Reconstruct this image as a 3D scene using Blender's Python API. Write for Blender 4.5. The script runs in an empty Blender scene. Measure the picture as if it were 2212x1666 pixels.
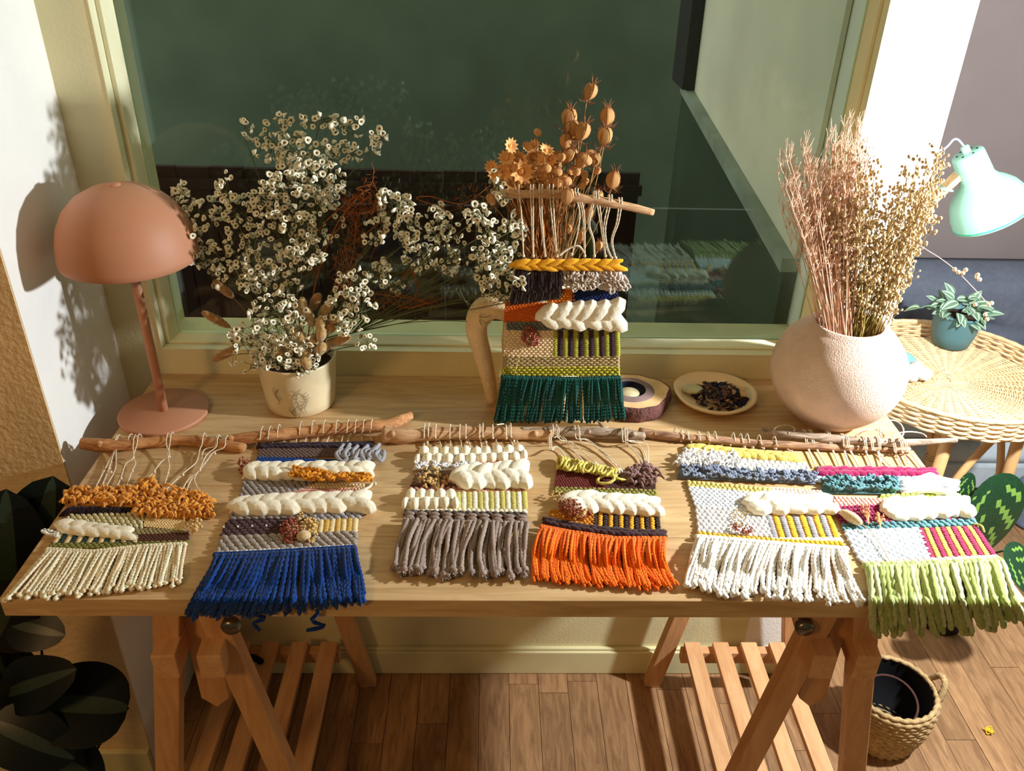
import bpy, math, random
import numpy as np
from mathutils import Vector, Matrix
random.seed(7); RNG = np.random.default_rng(7)
SC = bpy.context.scene
COL = SC.collection

# ------------------------------------------------------------------ camera, world, lights, exposure
CAM = np.array([-.0462, -1.146, 1.5699]); YAW, PITCH, ROLL, FPX = .0308, .529, .0253, 1817.78
_fw = np.array([math.sin(YAW)*math.cos(PITCH), math.cos(YAW)*math.cos(PITCH), -math.sin(PITCH)])
_r = np.array([math.cos(YAW), -math.sin(YAW), 0.]); _u = np.cross(_r, _fw)
_R = _r*math.cos(ROLL)+_u*math.sin(ROLL); _U = -_r*math.sin(ROLL)+_u*math.cos(ROLL)
cam_data = bpy.data.cameras.new('camera'); cam = bpy.data.objects.new('camera', cam_data); COL.objects.link(cam)
cam_data.sensor_width = 36; cam_data.lens = 36*FPX/2212; cam_data.clip_start = .05
_m = Matrix.Identity(4)
for i in range(3):
    _m[i][0], _m[i][1], _m[i][2], _m[i][3] = _R[i], _U[i], -_fw[i], CAM[i]
cam.matrix_world = _m
SC.camera = cam

SC.view_settings.view_transform = 'Standard'; SC.view_settings.look = 'None'
SC.view_settings.gamma = 1.0; SC.view_settings.use_curve_mapping = False
SC.view_settings.exposure = 0.0

world = bpy.data.worlds.new('night_sky'); SC.world = world; world.use_nodes = True
_bg = world.node_tree.nodes['Background']; _bg.inputs['Color'].default_value = (1.0, .98, .87, 1); _bg.inputs['Strength'].default_value = 1.6

def point_light(name, loc, power, color, radius):
    d = bpy.data.lights.new(name, 'POINT'); d.energy = power; d.color = color; d.shadow_soft_size = radius
    o = bpy.data.objects.new(name, d); o.location = loc; COL.objects.link(o); return o
# the bright white bulb standing to the right of the table, just outside the frame
point_light('white_bulb_light', (1.23, -.08, 1.29), 142, (.90, .96, 1.0), .028)
# the warm room lamp overhead, behind and left of the photographer
point_light('warm_room_light', (-1.25, -1.75, 1.95), 39, (1.0, .59, .24), .16)

# ------------------------------------------------------------------ picture measurements -> points on real planes
def ray(px, py): return _fw+_R*(px-1106)/FPX-_U*(py-833)/FPX
def hz(px, py, z):
    d = ray(px, py); return CAM+d*((z-CAM[2])/d[2])
def hy(px, py, y):
    d = ray(px, py); return CAM+d*((y-CAM[1])/d[1])
TOP = .74; FRONT = -.3068; BACK = .3068; FLOOR = -.0985; WALL = .3075

# ------------------------------------------------------------------ mesh helpers
class MB:
    def __init__(s): s.v = []; s.q = []; s.t = []; s.qm = []; s.tm = []; s.n = 0
    def add(s, v, q=None, t=None, mi=0):
        v = np.asarray(v, float); s.v.append(v)
        if q is not None and len(q):
            q = np.asarray(q, int)+s.n; s.q.append(q); s.qm.append(np.full(len(q), mi) if np.isscalar(mi) else np.asarray(mi))
        if t is not None and len(t):
            t = np.asarray(t, int)+s.n; s.t.append(t); s.tm.append(np.full(len(t), mi if np.isscalar(mi) else 0))
        s.n += len(v)
    def mesh(s, name, mats, smooth=True, org=(0, 0, 0)):
        me = bpy.data.meshes.new(name)
        V = np.concatenate(s.v)-np.asarray(org, float)
        faces = []; mi = []
        if s.q: faces += np.concatenate(s.q).tolist(); mi.append(np.concatenate(s.qm))
        if s.t: faces += np.concatenate(s.t).tolist(); mi.append(np.concatenate(s.tm))
        me.from_pydata(V.tolist(), [], faces)
        mats = mats if isinstance(mats, (list, tuple)) else [mats]
        for m in mats: me.materials.append(m)
        if len(mats) > 1: me.polygons.foreach_set('material_index', np.concatenate(mi).astype(np.int32))
        if smooth: me.polygons.foreach_set('use_smooth', np.ones(len(faces), bool))
        me.update(); return me

ORG = {}
def link(name, me, parent=None, loc=None):
    o = bpy.data.objects.new(name, me); COL.objects.link(o)
    if parent is not None: o.parent = parent; ORG[o.name] = ORG[parent.name]
    else: ORG[o.name] = np.zeros(3)
    if loc is not None: o.location = loc
    return o
def build(name, mb, mats, parent=None, smooth=True, origin=None):
    """one mesh object; world coordinates in, stored relative to the thing it belongs to"""
    if parent is not None: return link(name, mb.mesh(name, mats, smooth, ORG[parent.name]), parent)
    org = np.zeros(3) if origin is None else np.asarray(origin, float)
    o = link(name, mb.mesh(name, mats, smooth, org)); o.location = org; ORG[o.name] = org; return o
def tag(o, label=None, cat=None, group=None, kind=None):
    if label: o['label'] = label
    if cat: o['category'] = cat
    if group: o['group'] = group
    if kind: o['kind'] = kind
    return o
def thing(name, label, cat, loc, group=None):
    o = bpy.data.objects.new(name, None); COL.objects.link(o); o.location = loc; o.empty_display_size = .02
    ORG[o.name] = np.asarray(loc, float); return tag(o, label, cat, group)
def inst(src, parent, name=None, loc=(0, 0, 0), rot=None, scale=None, mat=None):
    """a copy that shares mesh data; loc in world coordinates"""
    o = bpy.data.objects.new(name or src.name, src) if isinstance(src, bpy.types.Mesh) else src.copy()
    COL.objects.link(o); o.parent = parent
    org = ORG[parent.name] if parent is not None else np.zeros(3)
    M = mat if mat is not None else Matrix.Identity(3)
    M4 = M.to_4x4(); M4.translation = Vector(np.asarray(loc, float)-org)
    o.matrix_local = M4; ORG[o.name] = org
    return o
def bev(o, w=.002, seg=2):
    b = o.modifiers.new('bevel', 'BEVEL'); b.width = w; b.segments = seg; b.limit_method = 'ANGLE'; b.angle_limit = .6
    for p in o.data.polygons: p.use_smooth = False
    return o

def _sphere(seg, rings):
    v = [(0, 0, 1)]
    for i in range(1, rings):
        a = math.pi*i/rings
        for j in range(seg):
            b = 2*math.pi*j/seg; v.append((math.sin(a)*math.cos(b), math.sin(a)*math.sin(b), math.cos(a)))
    v.append((0, 0, -1)); q = []; t = []
    for j in range(seg): t.append((0, 1+j, 1+(j+1) % seg))
    for i in range(rings-2):
        for j in range(seg):
            a = 1+i*seg; q.append((a+j, a+seg+j, a+seg+(j+1) % seg, a+(j+1) % seg))
    l = 1+(rings-2)*seg; e = len(v)-1
    for j in range(seg): t.append((e, l+(j+1) % seg, l+j))
    return np.array(v), np.array(q), np.array(t)
SPH = {k: _sphere(*k) for k in ((6, 4), (8, 6), (12, 8), (5, 3))}
def ell(mb, c, ax, ay, az, res=(6, 4), mi=0):
    v, q, t = SPH[res]
    mb.add(np.asarray(c)+v[:, :1]*ax+v[:, 1:2]*ay+v[:, 2:3]*az, q, t, mi)
def nrm(a):
    a = np.asarray(a, float); return a/(np.linalg.norm(a)+1e-12)
def ball(mb, c, r, res=(6, 4), mi=0, sz=1.0):
    ell(mb, c, np.array([r, 0, 0]), np.array([0, r, 0]), np.array([0, 0, r*sz]), res, mi)
def tube(mb, pts, r, sides=6, lobes=0, tw=0., amp=.18, cap=True, mi=0, flat=1.0):
    P = np.asarray(pts, float); n = len(P)
    r = np.full(n, r, float) if np.isscalar(r) else np.asarray(r, float)
    T = np.gradient(P, axis=0); T /= np.linalg.norm(T, axis=1)[:, None]+1e-12
    a = np.array([0, 0, 1.]) if abs(T[0][2]) < .9 else np.array([1., 0, 0])
    N = nrm(a-T[0]*(a@T[0])); ang = np.arange(sides)*2*math.pi/sides; vs = []
    for i in range(n):
        N = nrm(N-T[i]*(N@T[i])); B = np.cross(T[i], N)
        rr = r[i]*(1+amp*np.cos(lobes*(ang-tw*i))) if lobes else np.full(sides, r[i])
        vs.append(P[i]+(rr*np.cos(ang))[:, None]*N*flat+(rr*np.sin(ang))[:, None]*B)
    V = np.concatenate(vs)
    j = np.arange(sides); k = (j+1) % sides
    Q = np.concatenate([np.stack([i*sides+j, i*sides+k, (i+1)*sides+k, (i+1)*sides+j], 1) for i in range(n-1)])
    tt = None
    if cap:
        V = np.concatenate([V, [P[0]-T[0]*r[0]*.3, P[-1]+T[-1]*r[-1]*.3]]); c0 = n*sides; l = (n-1)*sides
        tt = [(c0, k[i], j[i]) for i in range(sides)]+[(c0+1, l+j[i], l+k[i]) for i in range(sides)]
    mb.add(V, Q, tt, mi)
def lathe(mb, prof, c, seg=32, mi=0, axis=None, wob=0., sq=1.0):
    prof = np.asarray(prof, float); n = len(prof); a = np.arange(seg)*2*math.pi/seg
    if axis is None: X, Y, Zv = np.array([1., 0, 0]), np.array([0, 1., 0]), np.array([0, 0, 1.])
    else:
        Zv = nrm(axis); X = nrm(np.cross(Zv, [0.3, 1., .1])); Y = np.cross(Zv, X)
    V = []
    for r, z in prof:
        rr = r*(1+wob*np.sin(3*a+1)+wob*.6*np.sin(7*a+z*40))
        V.append(np.asarray(c)+(rr*np.cos(a))[:, None]*X+(rr*np.sin(a)*sq)[:, None]*Y+z*Zv)
    V = np.concatenate(V); j = np.arange(seg); k = (j+1) % seg
    Q = np.concatenate([np.stack([i*seg+j, i*seg+k, (i+1)*seg+k, (i+1)*seg+j], 1) for i in range(n-1)])
    mb.add(V, Q, None, mi)
BQ = [(0, 3, 2, 1), (4, 5, 6, 7), (0, 1, 5, 4), (1, 2, 6, 5), (2, 3, 7, 6), (3, 0, 4, 7)]
def box(mb, a, b, mi=0):
    (x0, y0, z0), (x1, y1, z1) = a, b
    mb.add([(x0, y0, z0), (x1, y0, z0), (x1, y1, z0), (x0, y1, z0), (x0, y0, z1), (x1, y0, z1), (x1, y1, z1), (x0, y1, z1)], BQ, None, mi)
def beam(mb, a, b, w, h, side=(1, 0, 0), mi=0):
    a = np.asarray(a, float); b = np.asarray(b, float); t = nrm(b-a); s = nrm(np.asarray(side, float)-t*(np.asarray(side, float)@t)); n = np.cross(t, s)
    v = [p+s*w/2*i+n*h/2*j for p in (a, b) for i, j in ((-1, -1), (1, -1), (1, 1), (-1, 1))]
    mb.add(v, [(0, 3, 2, 1), (4, 5, 6, 7), (0, 1, 5, 4), (1, 2, 6, 5), (2, 3, 7, 6), (3, 0, 4, 7)], None, mi)
def bez(p0, p1, p2, n=10):
    t = np.linspace(0, 1, n)[:, None]; return (1-t)**2*np.asarray(p0)+2*t*(1-t)*np.asarray(p1)+t*t*np.asarray(p2)
def spline(pts, n=30):
    P = np.asarray(pts, float); m = len(P)
    if m == 2: return P[0]+(P[1]-P[0])*np.linspace(0, 1, n)[:, None]
    E_ = np.concatenate([[2*P[0]-P[1]], P, [2*P[-1]-P[-2]]]); out = []
    for s in np.linspace(0, m-1-1e-6, n):
        i = int(s); t = s-i; a, b, c, d = E_[i:i+4]
        out.append(.5*((2*b)+(c-a)*t+(2*a-5*b+4*c-d)*t*t+(3*b-a-3*c+d)*t**3))
    return np.array(out)
def U(a, b): return random.uniform(a, b)

# ------------------------------------------------------------------ materials
def lin(c):
    c = np.asarray(c, float)/255; return tuple(np.where(c <= .04045, c/12.92, ((c+.055)/1.055)**2.4))+(1,)
MATS = {}
def mat(name, rgb, rough=.9, var=.18, scale=80., bump=0., bscale=None, spec=.25, sheen=0., obj_var=0., stretch=(1, 1, 1), metal=0., detail=3., trans=0.):
    if name in MATS: return MATS[name]
    m = bpy.data.materials.new(name); m.use_nodes = True; nt = m.node_tree; N = nt.nodes; L = nt.links
    b = N['Principled BSDF']; b.inputs['Roughness'].default_value = rough; b.inputs['Specular IOR Level'].default_value = spec; b.inputs['Metallic'].default_value = metal
    if sheen: b.inputs['Sheen Weight'].default_value = sheen; b.inputs['Sheen Roughness'].default_value = .5
    c = np.array(lin(rgb)); tc = N.new('ShaderNodeTexCoord'); mp = N.new('ShaderNodeMapping'); mp.inputs['Scale'].default_value = stretch
    L.new(tc.outputs['Object'], mp.inputs['Vector'])
    no = N.new('ShaderNodeTexNoise'); no.inputs['Scale'].default_value = scale; no.inputs['Detail'].default_value = detail; L.new(mp.outputs[0], no.inputs['Vector'])
    cr = N.new('ShaderNodeValToRGB'); cr.color_ramp.elements[0].position = .3; cr.color_ramp.elements[1].position = .7
    cr.color_ramp.elements[0].color = tuple(c[:3]*(1-var))+(1,); cr.color_ramp.elements[1].color = tuple(np.minimum(c[:3]*(1+var), .95))+(1,)
    L.new(no.outputs['Fac'], cr.inputs['Fac']); out = cr.outputs['Color']
    if obj_var:
        oi = N.new('ShaderNodeObjectInfo'); hs = N.new('ShaderNodeHueSaturation'); mr = N.new('ShaderNodeMapRange')
        mr.inputs['To Min'].default_value = 1-obj_var; mr.inputs['To Max'].default_value = 1+obj_var
        L.new(oi.outputs['Random'], mr.inputs['Value']); L.new(mr.outputs[0], hs.inputs['Value']); L.new(out, hs.inputs['Color']); out = hs.outputs['Color']
        ad = N.new('ShaderNodeVectorMath'); ad.operation = 'MULTIPLY_ADD'; ad.inputs[1].default_value = (13, 7, 5)
        L.new(oi.outputs['Random'], ad.inputs[0]); L.new(tc.outputs['Object'], ad.inputs[2]); L.new(ad.outputs[0], mp.inputs['Vector'])
    L.new(out, b.inputs['Base Color'])
    if bump:
        n2 = N.new('ShaderNodeTexNoise'); n2.inputs['Scale'].default_value = bscale or scale*2; n2.inputs['Detail'].default_value = 4
        L.new(mp.outputs[0], n2.inputs['Vector'])
        bp = N.new('ShaderNodeBump'); bp.inputs['Strength'].default_value = bump; bp.inputs['Distance'].default_value = .004
        L.new(n2.outputs['Fac'], bp.inputs['Height']); L.new(bp.outputs['Normal'], b.inputs['Normal'])
    MATS[name] = m; return m
def yarn(rgb, name=None, var=.16, sheen=.15, scale=260.):
    return mat(name or 'yarn_%02x%02x%02x' % tuple(rgb), rgb, .95, var, scale, .35, 700, .1, sheen)
def wood(name, c1, c2, stretch, rough=.5, scale=6., obj_var=0., knots=False, spec=.3, bump=.05):
    if name in MATS: return MATS[name]
    m = bpy.data.materials.new(name); m.use_nodes = True; nt = m.node_tree; N = nt.nodes; L = nt.links
    b = N['Principled BSDF']; b.inputs['Roughness'].default_value = rough; b.inputs['Specular IOR Level'].default_value = spec
    tc = N.new('ShaderNodeTexCoord'); mp = N.new('ShaderNodeMapping'); mp.inputs['Scale'].default_value = stretch
    vec = tc.outputs['Object']
    if obj_var:
        oi = N.new('ShaderNodeObjectInfo'); ad = N.new('ShaderNodeVectorMath'); ad.operation = 'MULTIPLY_ADD'; ad.inputs[1].default_value = (9, 17, 5)
        L.new(oi.outputs['Random'], ad.inputs[0]); L.new(vec, ad.inputs[2]); vec = ad.outputs[0]
    L.new(vec, mp.inputs['Vector'])
    wv = N.new('ShaderNodeTexNoise'); wv.inputs['Scale'].default_value = scale; wv.inputs['Detail'].default_value = 6; wv.inputs['Distortion'].default_value = .9; wv.inputs['Roughness'].default_value = .62
    L.new(mp.outputs[0], wv.inputs['Vector'])
    cr = N.new('ShaderNodeValToRGB'); e = cr.color_ramp.elements
    e[0].position = .36; e[1].position = .62; e[0].color = lin(c1); e[1].color = lin(c2)
    L.new(wv.outputs['Fac'], cr.inputs['Fac']); out = cr.outputs['Color']
    if obj_var:
        hs = N.new('ShaderNodeHueSaturation'); mr = N.new('ShaderNodeMapRange'); mr.inputs['To Min'].default_value = 1-obj_var; mr.inputs['To Max'].default_value = 1+obj_var
        L.new(oi.outputs['Random'], mr.inputs['Value']); L.new(mr.outputs[0], hs.inputs['Value']); L.new(out, hs.inputs['Color']); out = hs.outputs['Color']
    L.new(out, b.inputs['Base Color'])
    bp = N.new('ShaderNodeBump'); bp.inputs['Strength'].default_value = bump; bp.inputs['Distance'].default_value = .002
    L.new(wv.outputs['Fac'], bp.inputs['Height']); L.new(bp.outputs['Normal'], b.inputs['Normal'])
    MATS[name] = m; return m

M_wall = mat('cream_wall_paint', (226, 214, 168), .75, .05, 9, .18, 160)
M_rough = mat('rough_cream_plaster', (226, 196, 150), .85, .07, 14, .9, 95)
M_room = mat('room_paint', (124, 122, 106), .9, .04, 5)
M_jamb = mat('white_jamb_paint', (244, 240, 234), .85, .03, 9, .25, 200)
M_mauve = mat('mauve_grey_paint', (126, 113, 110), .9, .04, 6)
M_trim = mat('cream_gloss_trim', (232, 226, 188), .45, .03, 20, .04, 90)
M_base = mat('cream_skirting', (222, 212, 164), .5, .03, 20)
M_floor = wood('laminate_plank', (130, 95, 64), (164, 124, 86), (9, 1.1, 9), .42, 9., .16)
M_subfloor = mat('subfloor', (92, 62, 42), .7)
M_pine = wood('pale_pine', (184, 146, 100), (208, 174, 126), (1.2, 12, 12), .5, 5., .05)
M_beech_y = wood('beech_slat', (194, 142, 96), (212, 164, 116), (9, 1.2, 9), .5, 6., .05)
M_beech = wood('beech_beam', (188, 136, 90), (206, 156, 108), (8, 8, 1.4), .5, 6., .05)

# ------------------------------------------------------------------ the setting
def struct(name, mb, m, smooth=False, label=None):
    o = build(name, mb, m, smooth=smooth); o['kind'] = 'structure'
    if label: o['label'] = label
    return o
# floor, its planks lying lengthwise towards the window
mb = MB(); box(mb, (-2.4, -3.2, FLOOR-.06), (2.6, 1.62, FLOOR-.006)); floor = struct('floor', mb, M_subfloor, label='oak laminate floor of narrow planks running to the window')
pw = .072
x = -1.648
while x < 1.80:
    y = -1.35-U(0, .5)
    while y < ((WALL if x > -.80 else .03) if x < .72 else 1.5):
        l = U(.42, .95); y1 = min(y+l, (WALL+.01 if x > -.80 else .03) if x < .70 else 1.5)
        if y1-y > .03:
            mb = MB(); dz = U(0, .0008)
            box(mb, (x+.0006, y+.0006, FLOOR-.006), (x+pw-.0006, y1-.0006, FLOOR-.0008+dz))
            build('plank', mb, M_floor, floor, False)
        y += l
    x += pw
def wall(name, a, b, m): 
    mb = MB(); box(mb, a, b); return struct(name, mb, m)
H = 2.45
# wall with the window (left strip, below the sill, above the head, right pillar)
GX0, GX1, GZ0, GZ1 = -.681, .585, .795, 2.05
mb = MB()
box(mb, (-.7657, WALL, FLOOR), (GX0, WALL+.14, H)); box(mb, (GX0, WALL, FLOOR), (GX1, WALL+.14, GZ0)); box(mb, (GX0, WALL, GZ1), (GX1, WALL+.14, H))
wf = struct('wall_window', mb, M_wall, label='cream wall around the window behind the table')
mb = MB(); box(mb, (GX1, WALL, FLOOR), (.729, 1.5, H)); struct('wall_pillar', mb, M_jamb, label='bright white wall end right of the window')
mb = MB(); box(mb, (-2.4, .030, FLOOR), (-.7657, WALL+.14, H)); struct('wall_left_front', mb, M_rough, label='rough plastered wall at the far left')
mb = MB(); box(mb, (-.7662, .0335, FLOOR), (-.7650, WALL, H)); struct('trim_2', mb, M_jamb, label='white painted side of the window niche')
mb = MB(); box(mb, (.729, 1.5, FLOOR), (2.6, 1.62, H)); struct('wall_alcove', mb, M_mauve, label='mauve grey wall above the grey sofa')
wall('wall_right', (2.5, -3.2, FLOOR), (2.6, 1.5, H), M_room)
wall('wall_left', (-2.5, -3.2, FLOOR), (-2.4, .03, H), M_room)
wall('wall_back', (-2.4, -3.3, FLOOR), (2.6, -3.2, H), M_room)
wall('ceiling', (-2.5, -3.3, H), (2.6, 1.62, H+.06), M_room)
# skirting boards
mb = MB(); box(mb, (-.7657, WALL-.016, FLOOR), (.729, WALL, FLOOR+.075)); box(mb, (-.7657, WALL-.011, FLOOR+.075), (.729, WALL, FLOOR+.083))
o = struct('baseboard_window', mb, M_base); bev(o, .003)
mb = MB(); box(mb, (-2.4, .016, FLOOR), (-.7657, .030, FLOOR+.075)); bev(struct('baseboard_left', mb, M_base), .003)
mb = MB(); box(mb, (.729, 1.486, FLOOR), (2.5, 1.5, FLOOR+.075)); struct('baseboard_alcove', mb, M_base)

# window: mitred rails with a stepped profile, and the pane
win = thing('window_1', None, None, (0, WALL, 1.2)); win['kind'] = 'structure'; win['label'] = 'wide dark window with cream painted frame at night'
prof = [(0, .0015), (.001, .001), (.001, -.022), (.0035, -.0205), (.0095, -.0205), (.011, -.023), (.0175, -.044), (.019, -.047), (.019, -.06)]
corners = [(GX0, GZ0, 1, 1), (GX1, GZ0, -1, 1), (GX1, GZ1, -1, -1), (GX0, GZ1, 1, -1)]
def ring(i): 
    x, z, sx, sz = corners[i]; return [(x+sx*o_*(1 if sx > 0 else .75), WALL-d_, z+sz*o_*.5) for o_, d_ in prof]
for i, nm in enumerate(('bottom_rail', 'right_rail', 'top_rail', 'left_rail')):
    mb = MB(); A, B = ring(i), ring((i+1) % 4); n = len(prof)
    mb.add(A+B, [(k, k+n, k+n+1, k+1) for k in range(n-1)]); build(nm, mb, M_trim, win, False)
gm = bpy.data.materials.new('window_glass'); gm.use_nodes = True; nt = gm.node_tree; nt.nodes.clear()
o_ = nt.nodes.new('ShaderNodeOutputMaterial'); mx = nt.nodes.new('ShaderNodeMixShader'); tr = nt.nodes.new('ShaderNodeBsdfTransparent'); gl = nt.nodes.new('ShaderNodeBsdfGlossy'); fr = nt.nodes.new('ShaderNodeFresnel')
tr.inputs['Color'].default_value = (.86, .93, .88, 1); gl.inputs['Color'].default_value = (.82, 1, .9, 1); gl.inputs['Roughness'].default_value = .012; fr.inputs['IOR'].default_value = 1.42
nt.links.new(fr.outputs[0], mx.inputs[0]); nt.links.new(tr.outputs[0], mx.inputs[1]); nt.links.new(gl.outputs[0], mx.inputs[2]); nt.links.new(mx.outputs[0], o_.inputs[0])
mb = MB(); box(mb, (GX0+.0185, WALL+.048, GZ0+.009), (GX1-.0135, WALL+.054, GZ1-.009)); tag(build('pane', mb, gm, win, False), 'dark reflecting glass pane')

# made-up solids outside, standing in for the room reflected in the glass
M_green = mat('reflected_green', (96, 110, 96), .95, .14, 3.5)
M_greenp = mat('slant_green', (62, 76, 64), .95, .14, 3.5)
M_brown = wood('reflected_brown', (40, 20, 20), (50, 27, 26), (8, 8, 1), .8, 4., .12)
M_screen = mat('grey_standin', (236, 230, 216), .9, .12, 2.5)
M_cop = mat('slant_edge_pale', (150, 160, 150), .8, .2, 9)
mb = MB(); box(mb, (-3.2, 2.76, -1.2), (3.0, 2.9, 1.9)); struct('reflection_wall', mb, M_green, label='dark green backdrop outside, added in place of the wall reflected in the window')
mb = MB(); box(mb, (-3.2, .5, -1.3), (3.0, 2.75, -1.2)); struct('ground_outdoor', mb, M_brown)
fx = hy(1372, 540, 1.5)[0]
refl_boards = thing('reflection_boards', 'low dark brown boards outside, added in place of the floor reflected in the window', 'reflection stand-in', (-.5, 1.5, -1.2))  # brown boards added where the glass reflects the floor of the room
x = -2.3; k = 0
while x < fx-.01:
    w = .105; zt = .807+U(-.003, .003); mb = MB(); box(mb, (x, 1.5, -1.2), (min(x+w, fx)-.003, 1.52, zt)); build('board', mb, M_brown, refl_boards, False); x += w
mb = MB(); box(mb, (-2.3, 1.485, .74), (fx, 1.5, .772)); build('rail', mb, M_brown, refl_boards, False)
pa = thing('slant_standin', 'dark green slanting slab with pale edge, added for the tones in the glass at the right of the window', 'parapet', (.56, .5, -1.2))  # invented slab that gives the slanting tones in the glass
y0, y1, z0_, z1_ = .455, 1.62, .940, 1.069
def slab(mb, xa, xb, h0, h1):      # upright slab along the outside wall, its bottom and top edges rising with the slanting line in the glass
    mb.add([(xa, y0, h0[0]), (xa, y1, h0[1]), (xb, y1, h0[1]), (xb, y0, h0[0]), (xa, y0, h1[0]), (xa, y1, h1[1]), (xb, y1, h1[1]), (xb, y0, h1[0])], [(0, 1, 2, 3), (4, 7, 6, 5), (0, 4, 5, 1), (1, 5, 6, 2), (2, 6, 7, 3), (3, 7, 4, 0)])
mb = MB(); slab(mb, .555, .583, (-1.2, -1.2), (z0_-.03, z1_-.03)); build('slant_wall', mb, M_greenp, pa, False)
mb = MB(); slab(mb, .548, .583, (z0_-.03, z1_-.03), (z0_, z1_)); build('coping', mb, M_cop, pa, False)
mb = MB(); slab(mb, .573, .583, (z0_, z1_), (1.9, 1.9)); tag(build('wall_panel', mb, M_screen, pa, False), 'grey wall panel added outside')
mb = MB(); box(mb, (.535, 1.53, 1.062), (.573, 1.70, 1.9)); tag(build('post', mb, mat('dark_post', (44, 42, 44)), pa, False), 'dark corner post added outside')

# ------------------------------------------------------------------ table top (glued boards) and its two trestles
tab = thing('trestle_table', 'long pale pine table top under the window holding the weavings', 'table', (0, 0, TOP-.031))
ys = [FRONT, -.175, -.055, .07, .19, BACK]
for a, b in zip(ys[:-1], ys[1:]):
    mb = MB(); box(mb, (-.7, a+.00025, TOP-.031), (.7, b-.00025, TOP)); o = build('board', mb, M_pine, tab, False)
    bev(o, .0006, 1)
def trestle(s, label, foot_r, foot_l):
    """s = -1 left, +1 right; A-frame legs front and back, shelf of slats, two cross beams, height posts"""
    yf, yb = -.262, .255; cx = -.470 if s < 0 else .472; cb = -.505 if s < 0 else .530; cs = -.512 if s < 0 else .533
    t = thing('trestle', label, 'trestle', (cx, 0, FLOOR), 'beech trestles under the table top')
    for y in (yf, yb):
        for d in (-1, 1):
            c0 = cb if y > 0 else cx; a = np.array([c0+d*.028, y, .695]); b = np.array([c0+d*(.172 if y > 0 else .165), y+(.008 if y > 0 else -.01), FLOOR])
            mb = MB(); beam(mb, a, b, .038, .026, (1, 0, 0)); bev(build('leg', mb, M_beech, t, False), .002)
    for d in (-1, 1):     # long cross beams just under the top
        mb = MB(); beam(mb, (cx+d*.032, yf-.048, .612), (cb+d*.032, yb+.03, .612), .034, .046, (1, 0, 0)); bev(build('cross_beam', mb, M_beech_y, t, False), .002)
    for y in (yf-.004, yb-.02):
        mb = MB(); n = 0
        x0, x1 = cx-.021, cx+.021; z0, z1, zt = .455, .475, .700; y0, y1 = y+.016, y+.038
        v = [(x0, y0, z1), (cx, y0, z0), (x1, y0, z1), (x1, y0, zt), (x0, y0, zt)]; v += [(a, y1, c) for a, _, c in v]
        mb.add(v, [(0, 1, 6, 5), (1, 2, 7, 6), (2, 3, 8, 7), (3, 4, 9, 8), (4, 0, 5, 9), (0, 1, 2, 3), (5, 8, 7, 6)], [(0, 3, 4), (5, 9, 8)]); build('height_post', mb, M_beech, t, False)
    mb = MB(); box(mb, (cx-.09, yf-.02, .688), (cx+.09, yb+.02, TOP-.0312)); build('top_bearer', mb, M_beech_y, t, False)
    zs = .052
    for y in (yf+.028, yb-.022):
        mb = MB(); box(mb, (cs-.125, y-.011, zs-.034), (cs+.125, y+.011, zs)); bev(build('shelf_rail', mb, M_beech, t, False), .0015)
    for k in range(4):
        xx = cs-.100+k*.0667; mb = MB(); box(mb, (xx-.0185, yf+.018, zs), (xx+.0185, yb-.012, zs+.015)); bev(build('slat', mb, M_beech_y, t, False), .0015)
    xk = cx-s*.062
    mb = MB(); lathe(mb, [(0, .0), (.011, .0), (.014, .004), (.014, .012), (.010, .016), (0, .017)], (xk, yf-.014, .668), 16, 0, (0, -1, 0)); tag(build('knob', mb, mat('dark_steel', (120, 112, 104), .3, .1, 40, metal=.9), t), 'metal adjusting knob')
    mb = MB(); tube(mb, [(xk, yf-.012, .668), (xk, yf+.03, .668)], .004, 8); build('bolt', mb, MATS['dark_steel'], t)
    return t
trestle(-1, 'beech trestle with slatted shelf at the left end of the table', None, None)
trestle(1, 'beech trestle with slatted shelf at the right end of the table', None, None)
# ------------------------------------------------------------------ weavings: everything is laid out on the table top, or on the upright plane of the hanging one
class Flat:
    N = np.array([0, 0, 1.])
    def __call__(s, px, py, h=.004): return hz(px, py, TOP+.0012+h)
    def drape(s, px, py, h=.004):
        p = s(px, py, h)
        return hy(px, py, FRONT-.0025-h) if p[1] < FRONT-.0025-h*.7 else p
class Upright:
    N = np.array([0, -1., 0])
    def __init__(s, y): s.y = y
    def __call__(s, px, py, h=.004): return hy(px, py, s.y-h)
    def drape(s, px, py, h=.004): return s(px, py, h)
FLAT = Flat()
class Quad:
    def __init__(s, pl, TL, TR, BL, BR, sag=0.):
        s.pl = pl; s.c = [np.array(c, float) for c in (TL, TR, BL, BR)]; s.sag = sag
    def px(s, u, v):
        a, b, c, d = s.c; p = a*(1-u)*(1-v)+b*u*(1-v)+c*(1-u)*v+d*u*v
        return p+np.array([0, s.sag*4*u*(1-u)])
    def P(s, u, v, h=.003): return s.pl(*s.px(u, v), h)
    def D(s, u, v):
        e = .02; du = (s.P(u+e, v)-s.P(u-e, v))/(2*e); dv = (s.P(u, v+e)-s.P(u, v-e))/(2*e); return du, dv
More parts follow.
